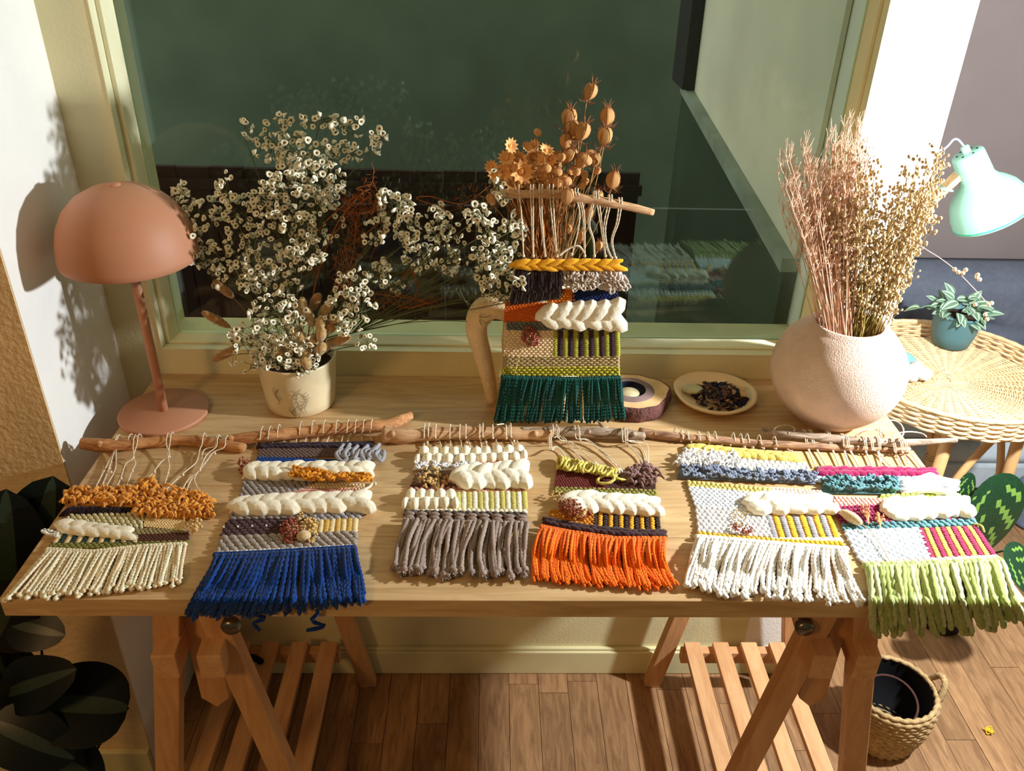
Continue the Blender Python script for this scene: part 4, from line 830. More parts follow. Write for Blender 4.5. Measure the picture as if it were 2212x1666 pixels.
def stemmed(name, lab, cat, grp, me, x, y, r, yy, tilt=.5, smat=M_dryst, sr=.0006):
    c = hy(x, y, yy); t = thing(name, lab, cat, c, grp); rr = r/1290
    d = nrm(np.array([U(-tilt, tilt), -U(.3, 1.0), U(.2, 1)])); inst(me, t, 'flower_head', c, mat=Vector(d).to_track_quat('Z', 'Y').to_matrix() @ Matrix.Diagonal((rr, rr, rr)))
    mb = MB(); b = mouth+np.array([U(-.03, .03), U(-.03, .01), -.02]); tube(mb, bez(b, (b*.4+c*.6)+np.array([0, 0, .01])-d*.01, c-d*rr*.3, 8), sr, 4); build('stem', mb, smat, t)
SLAB = {0: 'orange star flower standing apart at the upper left of the tall vase bunch', 1: 'small star flower poking up just right of the lone upper left one', 2: 'pale star flower beside the tallest button flower stem', 7: 'leftmost orange star flower of the tall vase bunch'}
for i, (x, y, r) in enumerate(STARS): stemmed('star_flower', SLAB.get(i, 'small orange dried star flower in the crowded bunch of the tall vase'), 'dried flower', None if i in SLAB else 'dried star flowers in the tall vase', STARM, x, y, r, U(.15, .21))
BLAB = {0: 'tallest button flower on a single straight stem above the star flowers', 13: 'button flower farthest right below the nigella pods'}
BEADS = [BEADS[0]]+BEADS[1:]
for i, (x, y, r) in enumerate(BEADS): stemmed('button_flower', BLAB.get(i if i == 0 else (13 if BEADS[i][:2] == (1290, 369) else -1), 'little tan dried button flower in the crowded bunch of the tall vase'), 'dried flower', None if i == 0 or BEADS[i][:2] == (1290, 369) else 'dried button flowers in the tall vase', BEADM, x, y, r, U(.145, .2))
mb = MB()
tt = thing('stem_bundle', 'bundle of fine orange dried stems standing in the tall vase', 'dried plant', mouth)
for k in range(150):
    a = hy(U(1085, 1235), U(395, 440), U(.16, .22)); b = mouth+np.array([U(-.034, .034)-.006, U(-.03, .02), -.03]); tube(mb, bez(b, b*.5+a*.5+np.array([0, 0, .01]), a, 6), U(.0004, .0008), 3, cap=False)
tag(build('thin_stems', mb, mat('orange_straw', (186, 116, 58), .85, .25, 60), tt), kind='stuff')
# nigella seed pods
M_pod = mat('nigella_pod', (186, 138, 84), .75, .25, 45); M_podrib = mat('nigella_rib', (146, 92, 58), .8, .2, 60)
PODS = [(1275, 197, 20, 20, 1), (1230, 255, 2, 24, 1), (1312, 250, -4, 22, 1), (1307, 294, 2, 22, 1), (1258, 283, 20, 22, 1), (1238, 280, -10, 22, 0), (1224, 305, -6, 20, 0), (1228, 336, 30, 20, 0), (1258, 346, 30, 20, 0), (1286, 345, 4, 17, 1), (1325, 388, 6, 22, 1), (1226, 424, 4, 20, 1), (1062, 430, -12, 16, 0), (1228, 492, 8, 15, 0), (1254, 510, 0, 14, 0), (1294, 530, 0, 12, 0), (1290, 424, 0, 18, 0), (1272, 460, 6, 16, 0)]
PLAB = ['nigella seed pod standing highest above the tall vase', 'large ribbed nigella pod upper left of the pod bunch', 'golden nigella pod upper right with silky tuft', 'nigella pod just below the upper right one', 'nigella pod in the middle of the upper pods', None, None, None, None, 'nigella pod low on the right side of the bunch', 'round nigella pod above the right end of the driftwood stick', 'golden nigella pod hanging in front of the driftwood stick', None, None, None, None, None, None]
pm = MB(); ph = [(.15, -1.), (.55, -.82), (.86, -.4), (.95, .0), (.88, .42), (.62, .78), (.3, .92), (0, .95)]
lathe(pm, ph, (0, 0, 0), 20); v = pm.v[0]; a = np.arctan2(v[:, 1], v[:, 0]); k = 1+.09*np.cos(5*a); v[:, 0] *= k; v[:, 1] *= k; PODM = pm.mesh('seed_pod', M_pod)
cm = MB()
for k in range(5):
    a = 2*math.pi*k/5; d = np.array([math.cos(a), math.sin(a), 0]); tube(cm, [d*r+np.array([0, 0, z]) for r, z in [(q[0]*1.06, q[1]) for q in ph[1:-1]]], .06, 4)
    tube(cm, spline([d*.28+[0, 0, .9], d*.45+[0, 0, 1.3], d*.8+[0, 0, 1.6]], 6), [.08, .07, .06, .05, .035, .02], 4)
for k in range(14):
    a = 2*math.pi*k/14; d = np.array([math.cos(a), math.sin(a), 0]); tube(cm, spline([d*.2+[0, 0, -1.0], d*.9+[0, 0, -1.25], d*1.5+[0, 0, -.9+.3*math.sin(k*2)]], 6), .025, 3, cap=False)
CROWN = cm.mesh('crown', M_podrib)
for i, (x, y, ang, r, big) in enumerate(PODS):
    yy = U(.15, .2) if i != 11 else .118; c = hy(x, y, yy); rr = r/1290*.80; an = math.radians(ang); d = nrm(np.array([math.sin(an), -.15, math.cos(an)]))
    t = thing('nigella_pod', PLAB[i] or 'brown nigella seed pod half hidden in the tall vase bunch', 'seed pod', c, None if PLAB[i] else 'half hidden nigella pods')
    M3 = Vector(d).to_track_quat('Z', 'Y').to_matrix() @ Matrix.Diagonal((rr*.86, rr*.86, rr*1.08)); o = inst(PODM, t, 'seed_pod', c, mat=M3); inst(CROWN, t, 'crown', c, mat=M3)
    mb = MB(); b = mouth+np.array([U(-.01, .035), U(-.03, .01), -.02]); tube(mb, bez(b, b*.45+c*.55-d*.02+np.array([.015, 0, 0]), c-d*rr, 9), .0008, 5); build('stem', mb, M_dryst, t)

# ------------------------------------------------------------------ log slice candle holder, dish of petals
gx, gy = .226, .207
t = thing('log_slice', 'bark edged log slice candle holder beside the hanging tapestry', 'candle holder', (gx, gy, TOP))
mb = MB(); n = 48; R0 = lambda a: .066*(1+.05*math.sin(3*a+.6)+.03*math.sin(5*a)+.02*math.sin(11*a))
V = []
for z, k in ((.0008, .97), (.010, 1.03), (.020, 1.03), (.030, .99), (.0305, .93)):
    for j in range(n): a = 2*math.pi*j/n; r = R0(a)*k*(1+U(-.03, .03) if .005 < z < .03 else 1); V.append((gx+r*math.cos(a), gy+r*math.sin(a), TOP+z))
j = np.arange(n); k = (j+1) % n
mb.add(V, np.concatenate([np.stack([i*n+j, i*n+k, (i+1)*n+k, (i+1)*n+j], 1) for i in range(4)])); build('bark', mb, mat('reddish_bark', (104, 66, 60), .95, .4, 60, 1., 180), t)
mb = MB(); ri = .036
V = [(gx+R0(2*math.pi*q/n)*.935*math.cos(2*math.pi*q/n), gy+R0(2*math.pi*q/n)*.935*math.sin(2*math.pi*q/n), TOP+.0306) for q in range(n)]+[(gx-.008+ri*1.25*math.cos(2*math.pi*q/n), gy+.002+ri*1.2*math.sin(2*math.pi*q/n), TOP+.0306) for q in range(n)]
mb.add(V, np.stack([j, k, n+k, n+j], 1)); build('cut_face', mb, mat('cut_log_face', (214, 176, 126), .8, .15, 30), t, False)
mb = MB(); lathe(mb, [(ri*1.25, 0), (ri*1.18, .002), (ri*.8, .0022)], (gx-.008, gy+.002, TOP+.0306), 40); build('inner_ring', mb, mat('mauve_heartwood', (132, 108, 104), .8, .12, 40), t)
mb = MB(); lathe(mb, [(ri*.82, .0022), (ri*.78, -.006), (ri*.72, -.014), (0, -.014)], (gx-.008, gy+.002, TOP+.0306), 36); tag(build('hollow', mb, mat('blue_black_hollow', (26, 32, 52), .6), t), 'dark blue hollow')
mb = MB(); lathe(mb, [(0, .0125), (.0175, .0125), (.0185, .011), (.0185, 0), (0, 0)], (gx-.010, gy-.004, TOP+.0170), 28); o = build('tea_light', mb, mat('candle_wax', (206, 190, 150), .5), None, origin=(gx-.010, gy-.004, TOP+.017)); tag(o, 'ivory tea light set in the hollow of the log slice', 'candle')
dx, dy = .3835, .2262
t = thing('dish', 'shallow cream ceramic dish of dark dried petals before the window', 'dish', (dx, dy, TOP))
M_dish = mat('cream_ceramic', (232, 200, 152), .35, .04, 20, .1, 60, .5)
mb = MB(); lathe(mb, [(0, .0006), (.050, .0006), (.060, .003), (.074, .012), (.0785, .0165), (.0785, .0195), (.075, .0205), (.069, .016), (.058, .009), (.048, .0065), (0, .006)], (dx, dy, TOP), 56, wob=.012); build('bowl', mb, M_dish, t)
PCOL = [mat('petal_brown', (92, 62, 52), .85, .3, 90), mat('petal_plum', (44, 30, 40), .8, .3, 90), mat('petal_tan', (168, 134, 96), .85, .25, 90), mat('petal_indigo', (30, 28, 52), .8, .3, 90)]
pp = MB()
for i_, m_ in enumerate(PCOL):
    for k_ in range(74 if i_ != 2 else 50):
        a = U(0, 6.28); q = .052*math.sqrt(U(0, 1)); p = np.array([dx+.010+q*math.cos(a), dy-.004+q*math.sin(a)*.95, TOP+.011+.016*(1-(q/.05)**2)*U(.2, 1)]); L_ = U(.005, .013); d = nrm([U(-1, 1), U(-1, 1), U(-.3, .5)])*L_; s_ = nrm(np.cross(d, [U(-.4, .4), U(-.4, .4), 1]))*L_*U(.25, .6); up = np.array([0, 0, U(-.002, .004)])
        pp.add([p-d, p-d*.3+s_+up, p-d*.3-s_+up, p+d*.5+s_*.8+up*1.4, p+d*.5-s_*.8+up*.6, p+d+up*.2], [(1, 2, 4, 3)], [(0, 2, 1), (3, 4, 5)], mi=i_)
o = build('dried_petals', pp, PCOL, None, False, origin=(dx, dy, TOP+.02)); tag(o, 'heap of dark dried petals lying in the cream dish', 'potpourri', kind='stuff')
mb = MB(); p = np.array([dx-.040, dy+.012, TOP+.0165]); ell(mb, p, np.array([.021, .002, 0]), np.array([-.002, .017, 0]), np.array([0, 0, .006]), (12, 8)); o = build('pebble', mb, mat('pale_stone', (190, 180, 140), .35, .2, 50), None, origin=p); tag(o, 'pale flat stone lying in the dish of petals', 'stone')
mb = MB(); p = np.array([dx+.048, dy-.012, TOP+.024]); beam(mb, p-np.array([0, .014, 0]), p+np.array([.003, .014, .003]), .011, .003); o = build('wood_chip', mb, mat('tan_chip', (196, 160, 110), .8), None, False, origin=p); tag(o, 'small tan wood chip on the petals in the dish', 'wood chip')

# ------------------------------------------------------------------ round sandy vase with dried grasses
M_sand = mat('sandy_pink_clay', (218, 188, 168), .95, .10, 24, .7, 420)
ox, oy = .583, .172
t = thing('round_vase', 'big round sandy pink clay vase holding dried grasses at the right of the table', 'vase', (ox, oy, TOP))
pf = [(0, .0006), (.052, .0006), (.062, .006), (.088, .030), (.108, .058), (.1175, .088), (.116, .118), (.104, .150), (.083, .176), (.068, .188), (.0625, .194), (.0585, .195), (.0555, .190), (.058, .17), (.07, .14), (0, .10)]
mb = MB(); lathe(mb, spline([(r, z, 0) for r, z in pf[:10]], 40)[:, :2].tolist()+pf[10:], (ox, oy, TOP), 72, wob=.006); build('body', mb, M_sand, t)
vm = np.array([ox, oy, TOP+.185])
M_pg = mat('pink_grass', (224, 180, 150), .9, .25, 50, trans=.3); M_pg2 = mat('pink_grass_seed', (234, 198, 168), .9, .2, 90)
def cl_y(p): 
    p[1] = min(p[1], .27); return p
G1 = thing('pink_grass_bunch', 'tall bunch of rosy dried grass on the left side of the round vase', 'dried grass', vm); sd = MB()
env = [(1690, 345), (1705, 330), (1735, 315), (1748, 350), (1775, 372), (1790, 365), (1800, 300), (1830, 275), (1850, 270), (1868, 300)]
for i in range(150):
    u = i/149; k = u*(len(env)-1); j_ = min(int(k), len(env)-2); ex, ey = np.array(env[j_])+(np.array(env[j_+1])-np.array(env[j_]))*(k-j_)
    ey += U(0, 1)**1.6*150+U(-4, 6); ex += U(-14, 14); yy = U(.12, .24); a = hy(ex, ey, yy); b = vm+np.array([-.030+.035*u+U(-.014, .014), U(-.03, .03), -.03])
    mb = MB(); P = bez(b, b*.5+a*.5+np.array([U(-.012, .012), 0, .02]), a, 10); tube(mb, P, np.linspace(.0009, .0004, 10), 4, cap=False)
    for q in range(30):
        s_ = P[min(9, 4+q % 6)]; e = s_+np.array([U(-.008, .008), U(-.006, .006), U(.008, .03)]); tube(mb, bez(s_, (s_+e)/2+np.array([U(-.002, .002), 0, .002]), e, 5), .00033, 3, cap=False)
        if q % 2 == 0: ball(sd, e, U(.0010, .0017), (5, 3))
    build('grass_stalk', mb, M_pg, G1)
tag(build('seed_heads', sd, M_pg2, G1), kind='stuff')
M_fx = mat('flax_stem', (138, 118, 62), .85, .2, 50); M_fp = mat('flax_pod', (198, 170, 126), .8, .25, 200)
fpm = MB(); lathe(fpm, [(0, -.9), (.6, -.6), (1, .1), (.7, .7), (0, 1.1)], (0, 0, 0), 7); FPM = fpm
G2 = thing('flax_bunch', 'bunch of dried flax stalks with tiny seed pods, right side of the round vase', 'dried flower', vm)
env2 = [(1795, 330), (1820, 330), (1850, 340), (1880, 345), (1900, 400), (1930, 420), (1950, 390), (1985, 350), (2010, 340), (2032, 330), (2020, 380), (1995, 420), (1985, 450)]
VF, QF = FPM.v[0], FPM.q[0]
for i in range(60):
    u = i/59; k = u*(len(env2)-1); j_ = min(int(k), len(env2)-2); ex, ey = np.array(env2[j_])+(np.array(env2[j_+1])-np.array(env2[j_]))*(k-j_)
    ey += U(0, 1)**1.5*170; ex += U(-10, 10)-(ey-330)*.06; yy = U(.11, .235); a = hy(ex, ey, yy); b = vm+np.array([.005+.038*u+U(-.012, .012), U(-.034, .03), -.03])
    mb = MB(); P = bez(b, b*.55+a*.45+np.array([0, 0, .02]), a, 14); tube(mb, P, np.linspace(.0012, .0005, 14), 4, cap=False); st = build('flax_stalk', mb, M_fx, G2)
    pd = MB()
    for q in range(46):
        s_ = P[min(13, 3+int(11*(U(0, 1)**.75)))]; e = s_+np.array([U(-.013, .013), U(-.010, .010), U(.002, .016)]); tube(pd, [s_, (s_+e)/2+np.array([0, 0, -.001]), e], .00038, 3, cap=False)
        r_ = U(.0020, .0032); d = nrm([U(-.6, .6), U(-.6, .6), 1]); X = nrm(np.cross(d, [0, 1, 0])); pd.add(e+VF[:, :1]*X*r_+VF[:, 1:2]*np.cross(d, X)*r_+VF[:, 2:3]*d*r_*1.15, QF)
    tag(build('pods', pd, M_fp, st), kind='stuff')
# one long bent stem reaching right over the side table
t = thing('bent_flax_stem', 'single long bent dried stem arching right from the round vase', 'dried flower', vm); mb = MB()
W = [vm+np.array([.03, 0, -.02]), hy(1890, 560, .17), hy(1970, 530, .17), hy(2010, 545, .17), hy(2060, 580, .17), hy(2110, 630, .17), hy(2136, 660, .17)]
tube(mb, spline(W, 50), .0008, 5); build('stem', mb, mat('mauve_stem', (176, 150, 140), .8), t)
for q, (x, y) in enumerate(((2062, 582), (2070, 588), (2080, 590), (2086, 583), (2110, 598), (2116, 604), (2112, 594), (2136, 658), (2142, 655), (2107, 658), (2128, 680), (2132, 690))):
    pd = MB(); ball(pd, hy(x, y, .17), .0038, (8, 6)); build('seed_pod', pd, mat('pale_pod', (214, 190, 150), .8), t)

# ------------------------------------------------------------------ alcove at the right: sofa, rattan table, plants, mint lamp
M_sofa = mat('grey_sofa_cloth', (92, 96, 108), .95, .1, 60, .3, 500); M_seat = mat('pale_grey_cushion', (176, 184, 190), .95, .06, 40, .3, 500)
def cushion(name, org, du, dv, dn, nu, nv, tuft, depth, m, parent, tu=.2, tv=.2, puff=.03):
    """a stuffed panel: front grid pushed out and dimpled at its buttons"""
    mb = MB(); V = []; org = np.array(org, float); du = np.array(du, float); dv = np.array(dv, float); dn = np.array(dn, float); Lu, Lv = np.linalg.norm(du), np.linalg.norm(dv)
    for j in range(nv+1):
        for i in range(nu+1):
            u, v = i/nu, j/nv; e = (min(u, 1-u, .08/Lu)/(.08/Lu))**.5*(min(v, 1-v, .06/Lv)/(.06/Lv))**.5
            fu = abs(((u*Lu/tu) % 1)-.5)*2; fv = abs(((v*Lv/tv) % 1)-.5)*2
            dent = tuft*(max(0, 1-math.hypot((1-fu)*tu, (1-fv)*tv)/.12)**1.5+.22*max(0, 1-(1-fu)*5)+.22*max(0, 1-(1-fv)*5)) if tuft else 0
            V.append(org+du*u+dv*v+dn*(depth*(.35+.65*e)+puff*e-dent*e))
    n = (nu+1); Q_ = [(j*n+i, j*n+i+1, (j+1)*n+i+1, (j+1)*n+i) for j in range(nv) for i in range(nu)]
    b0 = len(V); V += [org, org+du, org+du+dv, org+dv]; Q_ += [(b0+3, b0+2, b0+1, b0)]
    ed = [[i for i in range(n)], [j*n+nu for j in range(nv+1)], [nv*n+i for i in range(nu, -1, -1)], [j*n for j in range(nv, -1, -1)]]; T_ = []
    for s_ in range(4):
        L_ = ed[s_]; c0, c1 = b0+s_, b0+(s_+1) % 4
        for i in range(len(L_)-1): T_.append((L_[i+1], L_[i], c0 if i < len(L_)/2 else c1))
        T_.append((c0, c1, L_[int(math.ceil(len(L_)/2))]))
    mb.add(V, Q_, T_); return build(name, mb, m, parent)
sofa = thing('sofa', 'low tufted grey sofa with pale seat cushions in the alcove', 'sofa', (1.6, 1.2, FLOOR))
cushion('backrest', (.80, 1.42, .17), (1.65, 0, 0), (0, 0, .40), (0, -1, 0), 60, 22, .05, .10, M_sofa, sofa, .26, .20)
cushion('seat_cushion', (.80, 1.02, .13), (1.65, 0, 0), (0, .32, 0), (0, 0, 1), 50, 14, .02, .07, M_seat, sofa, .3, .2, .015)
cushion('seat_cushion', (.80, 1.04, .02), (1.65, 0, 0), (0, .36, 0), (0, 0, 1), 50, 14, .02, .08, M_seat, sofa, .3, .2, .01)
mb = MB(); box(mb, (.80, 1.03, FLOOR+.02), (2.45, 1.42, .018)); bev(build('frame', mb, M_seat, sofa, False), .01)
for x_ in (.9, 2.35): mb = MB(); box(mb, (x_-.02, 1.06, FLOOR), (x_+.02, 1.10, FLOOR+.02)); build('leg', mb, M_beech, sofa, False)
# rattan tray table
TZ = .47; tx, ty = 1.178, .782; TR = .265
M_rat = mat('honey_rattan', (222, 188, 142), .6, .22, 60, .3, 200, .4); M_ratl = mat('rattan_cane', (206, 160, 106), .5, .1, 20, spec=.4)
side = thing('rattan_table', 'round woven rattan tray table behind the round vase', 'side table', (tx, ty, FLOOR))
mb = MB(); nsp = 40
for r_ in np.arange(.010, TR-.006, .0056):
    k_ = int(round(r_/.0056)); m_ = max(24, int(160*r_/TR)); ph = math.pi*(k_ % 2)
    tube(mb, [(tx+r_*math.cos(a), ty+r_*math.sin(a), TZ+.0016*math.cos(a*nsp/2+ph)) for a in np.linspace(0, 2*math.pi, m_)], .0024, 5, cap=False)
o = build('woven_top', mb, M_rat, side); o['kind'] = 'stuff'
mb = MB(); lathe(mb, [(0, -.004), (TR, -.004), (TR, -.001), (0, -.001)], (tx, ty, TZ), 48); build('tray_floor', mb, M_rat, side)
for k_ in range(nsp):
    a = 2*math.pi*k_/nsp; mb = MB(); d = np.array([math.cos(a), math.sin(a), 0]); tube(mb, [np.array([tx, ty, TZ+.0012])+d*.012, np.array([tx, ty, TZ+.0012])+d*TR*.98], .0016, 4, cap=False); build('spoke', mb, M_rat, side)
mb = MB()
for q in range(8):
    z = TZ-.012+q*.0068; rr = TR+.004+.004*q/7; ph = math.pi*(q % 2)
    tube(mb, [(tx+(rr+.0034*math.cos(a*23+ph))*math.cos(a), ty+(rr+.0034*math.cos(a*23+ph))*math.sin(a), z) for a in np.linspace(0, 2*math.pi, 190)], .0042, 5, cap=False)
o = build('woven_rim', mb, M_rat, side)
mb = MB(); tube(mb, [(tx+(TR+.009)*math.cos(a), ty+(TR+.009)*math.sin(a), TZ+.044) for a in np.linspace(0, 2*math.pi, 90)], .0065, 8, 3, 1.2, .2, cap=False); build('rim_edge', mb, M_rat, side)
for q, a in enumerate((-1.93, -.42, .9, 2.4)):
    top = np.array([tx+.20*math.cos(a), ty+.20*math.sin(a), TZ-.008]); ft = np.array([tx+.235*math.cos(a), ty+.235*math.sin(a), FLOOR])
    mb = MB(); tube(mb, [top, (top+ft)/2, ft], .0155, 14); build('leg', mb, M_ratl, side)
    mb = MB(); a2 = a+.9; e = np.array([tx+.19*math.cos(a2), ty+.19*math.sin(a2), TZ-.012]); m0 = top*.35+ft*.65; tube(mb, spline([m0, m0*.6+e*.4+np.array([0, 0, .06]), e], 14), .010, 10); build('brace', mb, M_ratl, side)
    mb = MB(); tube(mb, [m0+np.array([.0175*math.cos(b_), .0175*math.sin(b_), .03*b_/22-.012]) for b_ in np.linspace(0, 22, 60)], .003, 5); build('binding', mb, M_ratl, side)
# blue plate with shells
ppos = hz(1928, 772, TZ+.016); t = thing('plate', 'light blue plate on the rattan table, half hidden by the round vase', 'plate', (ppos[0], ppos[1], TZ+.004))
mb = MB(); lathe(mb, [(0, .001), (.040, .001), (.062, .008), (.064, .011), (.060, .011), (.04, .005), (0, .0045)], (ppos[0], ppos[1], TZ+.004), 40); build('dish', mb, mat('sky_blue_glaze', (140, 206, 214), .35, .04, 20, spec=.5), t)
sp = hz(1955, 800, TZ+.02); t = thing('shell_cluster', 'white lumpy coral or shell cluster beside the light blue plate', 'shell', (sp[0]+.01, sp[1]-.01, TZ+.004)); 
for q in range(9):
    mb = MB(); c = np.array([sp[0]+.01+U(-.032, .032), sp[1]-.01+U(-.028, .028), TZ+.018+U(0, .022)]); v, q_, t_ = SPH[(8, 6)]; s_ = U(.014, .022); mb.add(c+v*s_*(1+RNG.uniform(-.22, .22, len(v)))[:, None]*np.array([1.1, 1, .8]), q_, t_); build('shell', mb, mat('chalk_shell', (226, 220, 206), .9, .15, 90, .6, 200), t)
# teal pot with striped leaves
kp = hz(2052, 748, TZ+.004); kx, ky = kp[0]+.004, kp[1]+.012
t = thing('teal_pot', 'teal plant pot with silvery striped leaves on the rattan table', 'potted plant', (kx, ky, TZ+.004))
mb = MB(); lathe(mb, [(0, 0), (.040, 0), (.048, .004), (.058, .040), (.0655, .090), (.068, .100), (.070, .101), (.070, .106), (.066, .107), (.064, .10), (.06, .08), (0, .08)], (kx, ky, TZ+.004), 44); build('pot', mb, mat('teal_plastic', (76, 114, 120), .5, .05, 20, spec=.4), t)
mb = MB(); lathe(mb, [(0, 0), (.061, 0)], (kx, ky, TZ+.09), 28); build('soil', mb, MATS['dry_moss'], t)
M_l1 = mat('leaf_grey_green', (96, 128, 100), .5, .15, 60, spec=.4); M_l2 = mat('leaf_silver', (176, 194, 170), .45, .1, 60, spec=.4); M_l3 = mat('leaf_plum', (72, 62, 74), .6)
def leaf_mesh(n=8, w=.36, fold=.18, droop=.35, mats=None, pat=None, half=3, name='leaf', pw_=.85):
    mb = MB(); V = []; m_ = 2*half+1
    for i in range(n+1):
        t_ = i/n; ww = w*math.sin(math.pi*min(1, t_**.8*.98+.02))**pw_
        for j_ in range(-half, half+1): s_ = j_/half; V.append((s_*ww, t_, -droop*t_*t_+fold*abs(s_)*ww))
    F = []; mi = []
    for i in range(n):
        for j_ in range(2*half): F.append((i*m_+j_, i*m_+j_+1, (i+1)*m_+j_+1, (i+1)*m_+j_)); mi.append(pat(i, j_-half if j_ >= half else half-1-j_, j_ >= half))
    mb.add(V, F, None, np.array(mi)); return mb.mesh(name, mats)
LF = leaf_mesh(8, .30, .25, .4, [M_l1, M_l2], lambda i, j_, s_: 1 if j_ == 1 else 0)
for q in range(44):
    a = U(0, 6.28); r_ = .062*math.sqrt(U(0.02, 1)); p = np.array([kx+r_*math.cos(a), ky+r_*math.sin(a), TZ+.098+U(.0, .055)*(1.2-r_/.07)]); d = nrm([math.cos(a)+U(-.8, .8), math.sin(a)+U(-1, .4)-.3, U(.0, .9)]); zz = nrm(np.array([U(-.3, .3), -.5+U(-.3, .3), 1])); X = nrm(np.cross(d, zz)); Zv = np.cross(X, d); s_ = U(.034, .054)
    o = inst(LF, t, 'leaf', p, mat=Matrix(np.stack([X, d, Zv], 1).tolist()) @ Matrix.Diagonal((s_, s_, s_)))
mb = MB(); P = spline([(kx-.05, ky-.01, TZ+.10), (kx-.085, ky, TZ+.125), (kx-.115, ky+.005, TZ+.115)], 10); tube(mb, P, .002, 5); build('trailing_stem', mb, M_l1, t)
o = inst(LF, t, 'leaf', P[-1], mat=Matrix(np.stack([(0, -.5, .86), (-1, 0, .1), nrm((0.05, .86, .5))], 1).tolist()) @ Matrix.Diagonal((.05, .05, .05)))
# mint lamp
M_mint = mat('mint_enamel', (146, 194, 172), .4, .03, 12, spec=.4)
p0 = hy(2090, 333, .80); ax = nrm(np.array([.55, -.12, -.83])); t = thing('mint_lamp', 'mint green desk lamp with bell shaped shade at the far right', 'lamp', p0)
pr = [(0, -.004), (.030, -.004), (.0345, 0), (.036, .004), (.0375, .035), (.0385, .062), (.045, .074), (.060, .088), (.074, .105), (.083, .124), (.0885, .146), (.0895, .160), (.0905, .164), (.0905, .170), (.088, .170), (.084, .13), (.05, .085), (0, .08)]
mb = MB(); lathe(mb, pr, p0, 48, axis=ax); build('lamp_shade', mb, M_mint, t)
mb = MB(); lathe(mb, [(.0895, .1625), (.0912, .1632), (.0912, .1665), (.0895, .167)], p0, 48, axis=ax); build('rim_band', mb, mat('deep_mint', (70, 170, 140), .4), t)
mb = MB(); lathe(mb, [(0, -.022), (.008, -.022), (.010, -.018), (.010, -.004)], p0, 16, axis=ax); build('cord_grip', mb, M_mint, t)
Xv = nrm(np.cross(ax, [0.3, 1., .1])); Yv = np.cross(ax, Xv)
for q in range(6):
    a = q*math.pi/3; mb = MB(); lathe(mb, [(0, -.0048), (.003, -.0048), (.003, -.0035)], p0+(Xv*math.cos(a)+Yv*math.sin(a))*.022, 8, axis=ax); build('vent_hole', mb, MATS['black_plastic'], t)
mb = MB(); e = hy(2030, 326, .80); tube(mb, spline([p0-ax*.02, p0-ax*.04+np.array([-.015, 0, .0]), e, e+np.array([-.10, 0, -.02]), np.array([.86, .86, .62])], 24), .0028, 8); tag(build('cord', mb, mat('grey_cord', (150, 152, 170), .7), t), 'grey fabric cord')
j0 = hy(2078, 372, .80); j1 = hy(2004, 440, .80); ad = nrm(j1-j0); foot = np.array([.84, .86, FLOOR+.03])
mb = MB(); beam(mb, j0-ad*.01, j0+ad*.085, .030, .014, (0, 1, 0)); bev(build('upper_arm', mb, M_pine, t, False), .001)
mb = MB(); beam(mb, j0+ad*.07+np.array([0, .014, 0]), j0+ad*.25+np.array([0, .014, 0]), .022, .012, (0, 1, 0)); bev(build('lower_arm', mb, M_pine, t, False), .001)
wn = hy(2045, 410, .78); mb = MB(); tube(mb, [wn+np.array([-.016, 0, .002]), wn, wn+np.array([.016, 0, -.003])], [.0025, .0045, .0025], 8); tube(mb, [wn, wn+np.array([0, .03, 0])], .003, 8); build('wing_nut', mb, M_mint, t)
pe = j0+ad*.245+np.array([0, .014, 0]); mb = MB(); tube(mb, [pe, foot], .009, 10); build('pole', mb, M_pine, t)
mb = MB(); lathe(mb, [(0, -.03), (.08, -.03), (.085, -.026), (.085, -.008), (0, -.002)], foot, 36); build('base', mb, M_mint, t)
# woven basket with prayer plant
bx, by = .866, .122
t = thing('woven_basket', 'round woven grass basket with dark inside on the floor by the right trestle', 'basket', (bx, by, FLOOR))
M_bas = mat('seagrass_weave', (176, 146, 102), .9, .25, 90, .4, 300)
mb = MB()
for q in range(16):
    z = FLOOR+.005+q*.0098; rr = .070+.023*math.sin(min(1, q/11)*math.pi/2)-.004*(q > 14); ph = math.pi*(q % 2)
    tube(mb, [(bx+(rr+.0012*math.cos(a*27+ph))*math.cos(a), by+(rr+.0012*math.cos(a*27+ph))*math.sin(a), z) for a in np.linspace(0, 2*math.pi, 100)], .0058, 6, 2, .8, .15, cap=False)
build('woven_side', mb, M_bas, t)
mb = MB(); lathe(mb, [(0, 0), (.066, 0), (.084, .10), (.085, .148)], (bx, by, FLOOR+.004), 32); build('lining', mb, mat('black_liner', (16, 15, 18), .9), t)
for s_ in (-1, 1):
    mb = MB(); tube(mb, spline([(bx+s_*.090, by-.03, .048), (bx+s_*.102, by-.012, .080), (bx+s_*.102, by+.012, .080), (bx+s_*.090, by+.03, .048)], 20), .007, 8, 3, .9, .2); build('handle', mb, M_bas, t)
M_c1 = mat('calathea_dark', (24, 58, 34), .35, .2, 40, spec=.5); M_c2 = mat('calathea_light', (116, 152, 66), .4, .1, 60, spec=.5)
CAL = leaf_mesh(36, .36, .08, .18, [M_c1, M_c2], lambda i, j_, s_: 1 if (i-2.6*j_+(0 if s_ else 4)) % 11 < 3.2 and 1 <= j_ <= 5 and 4 < i < 33 else 0, 7, pw_=.6)
cal = thing('prayer_plant', 'prayer plant with feather patterned green leaves at the right edge behind the lime fringe', 'plant', (1.17, .47, FLOOR))
mb = MB(); lathe(mb, [(0, 0), (.050, 0), (.056, .005), (.064, .10), (.060, .10), (.055, .08), (0, .08)], (1.17, .47, FLOOR), 28); build('nursery_pot', mb, mat('dark_pot', (34, 26, 26), .8), cal)
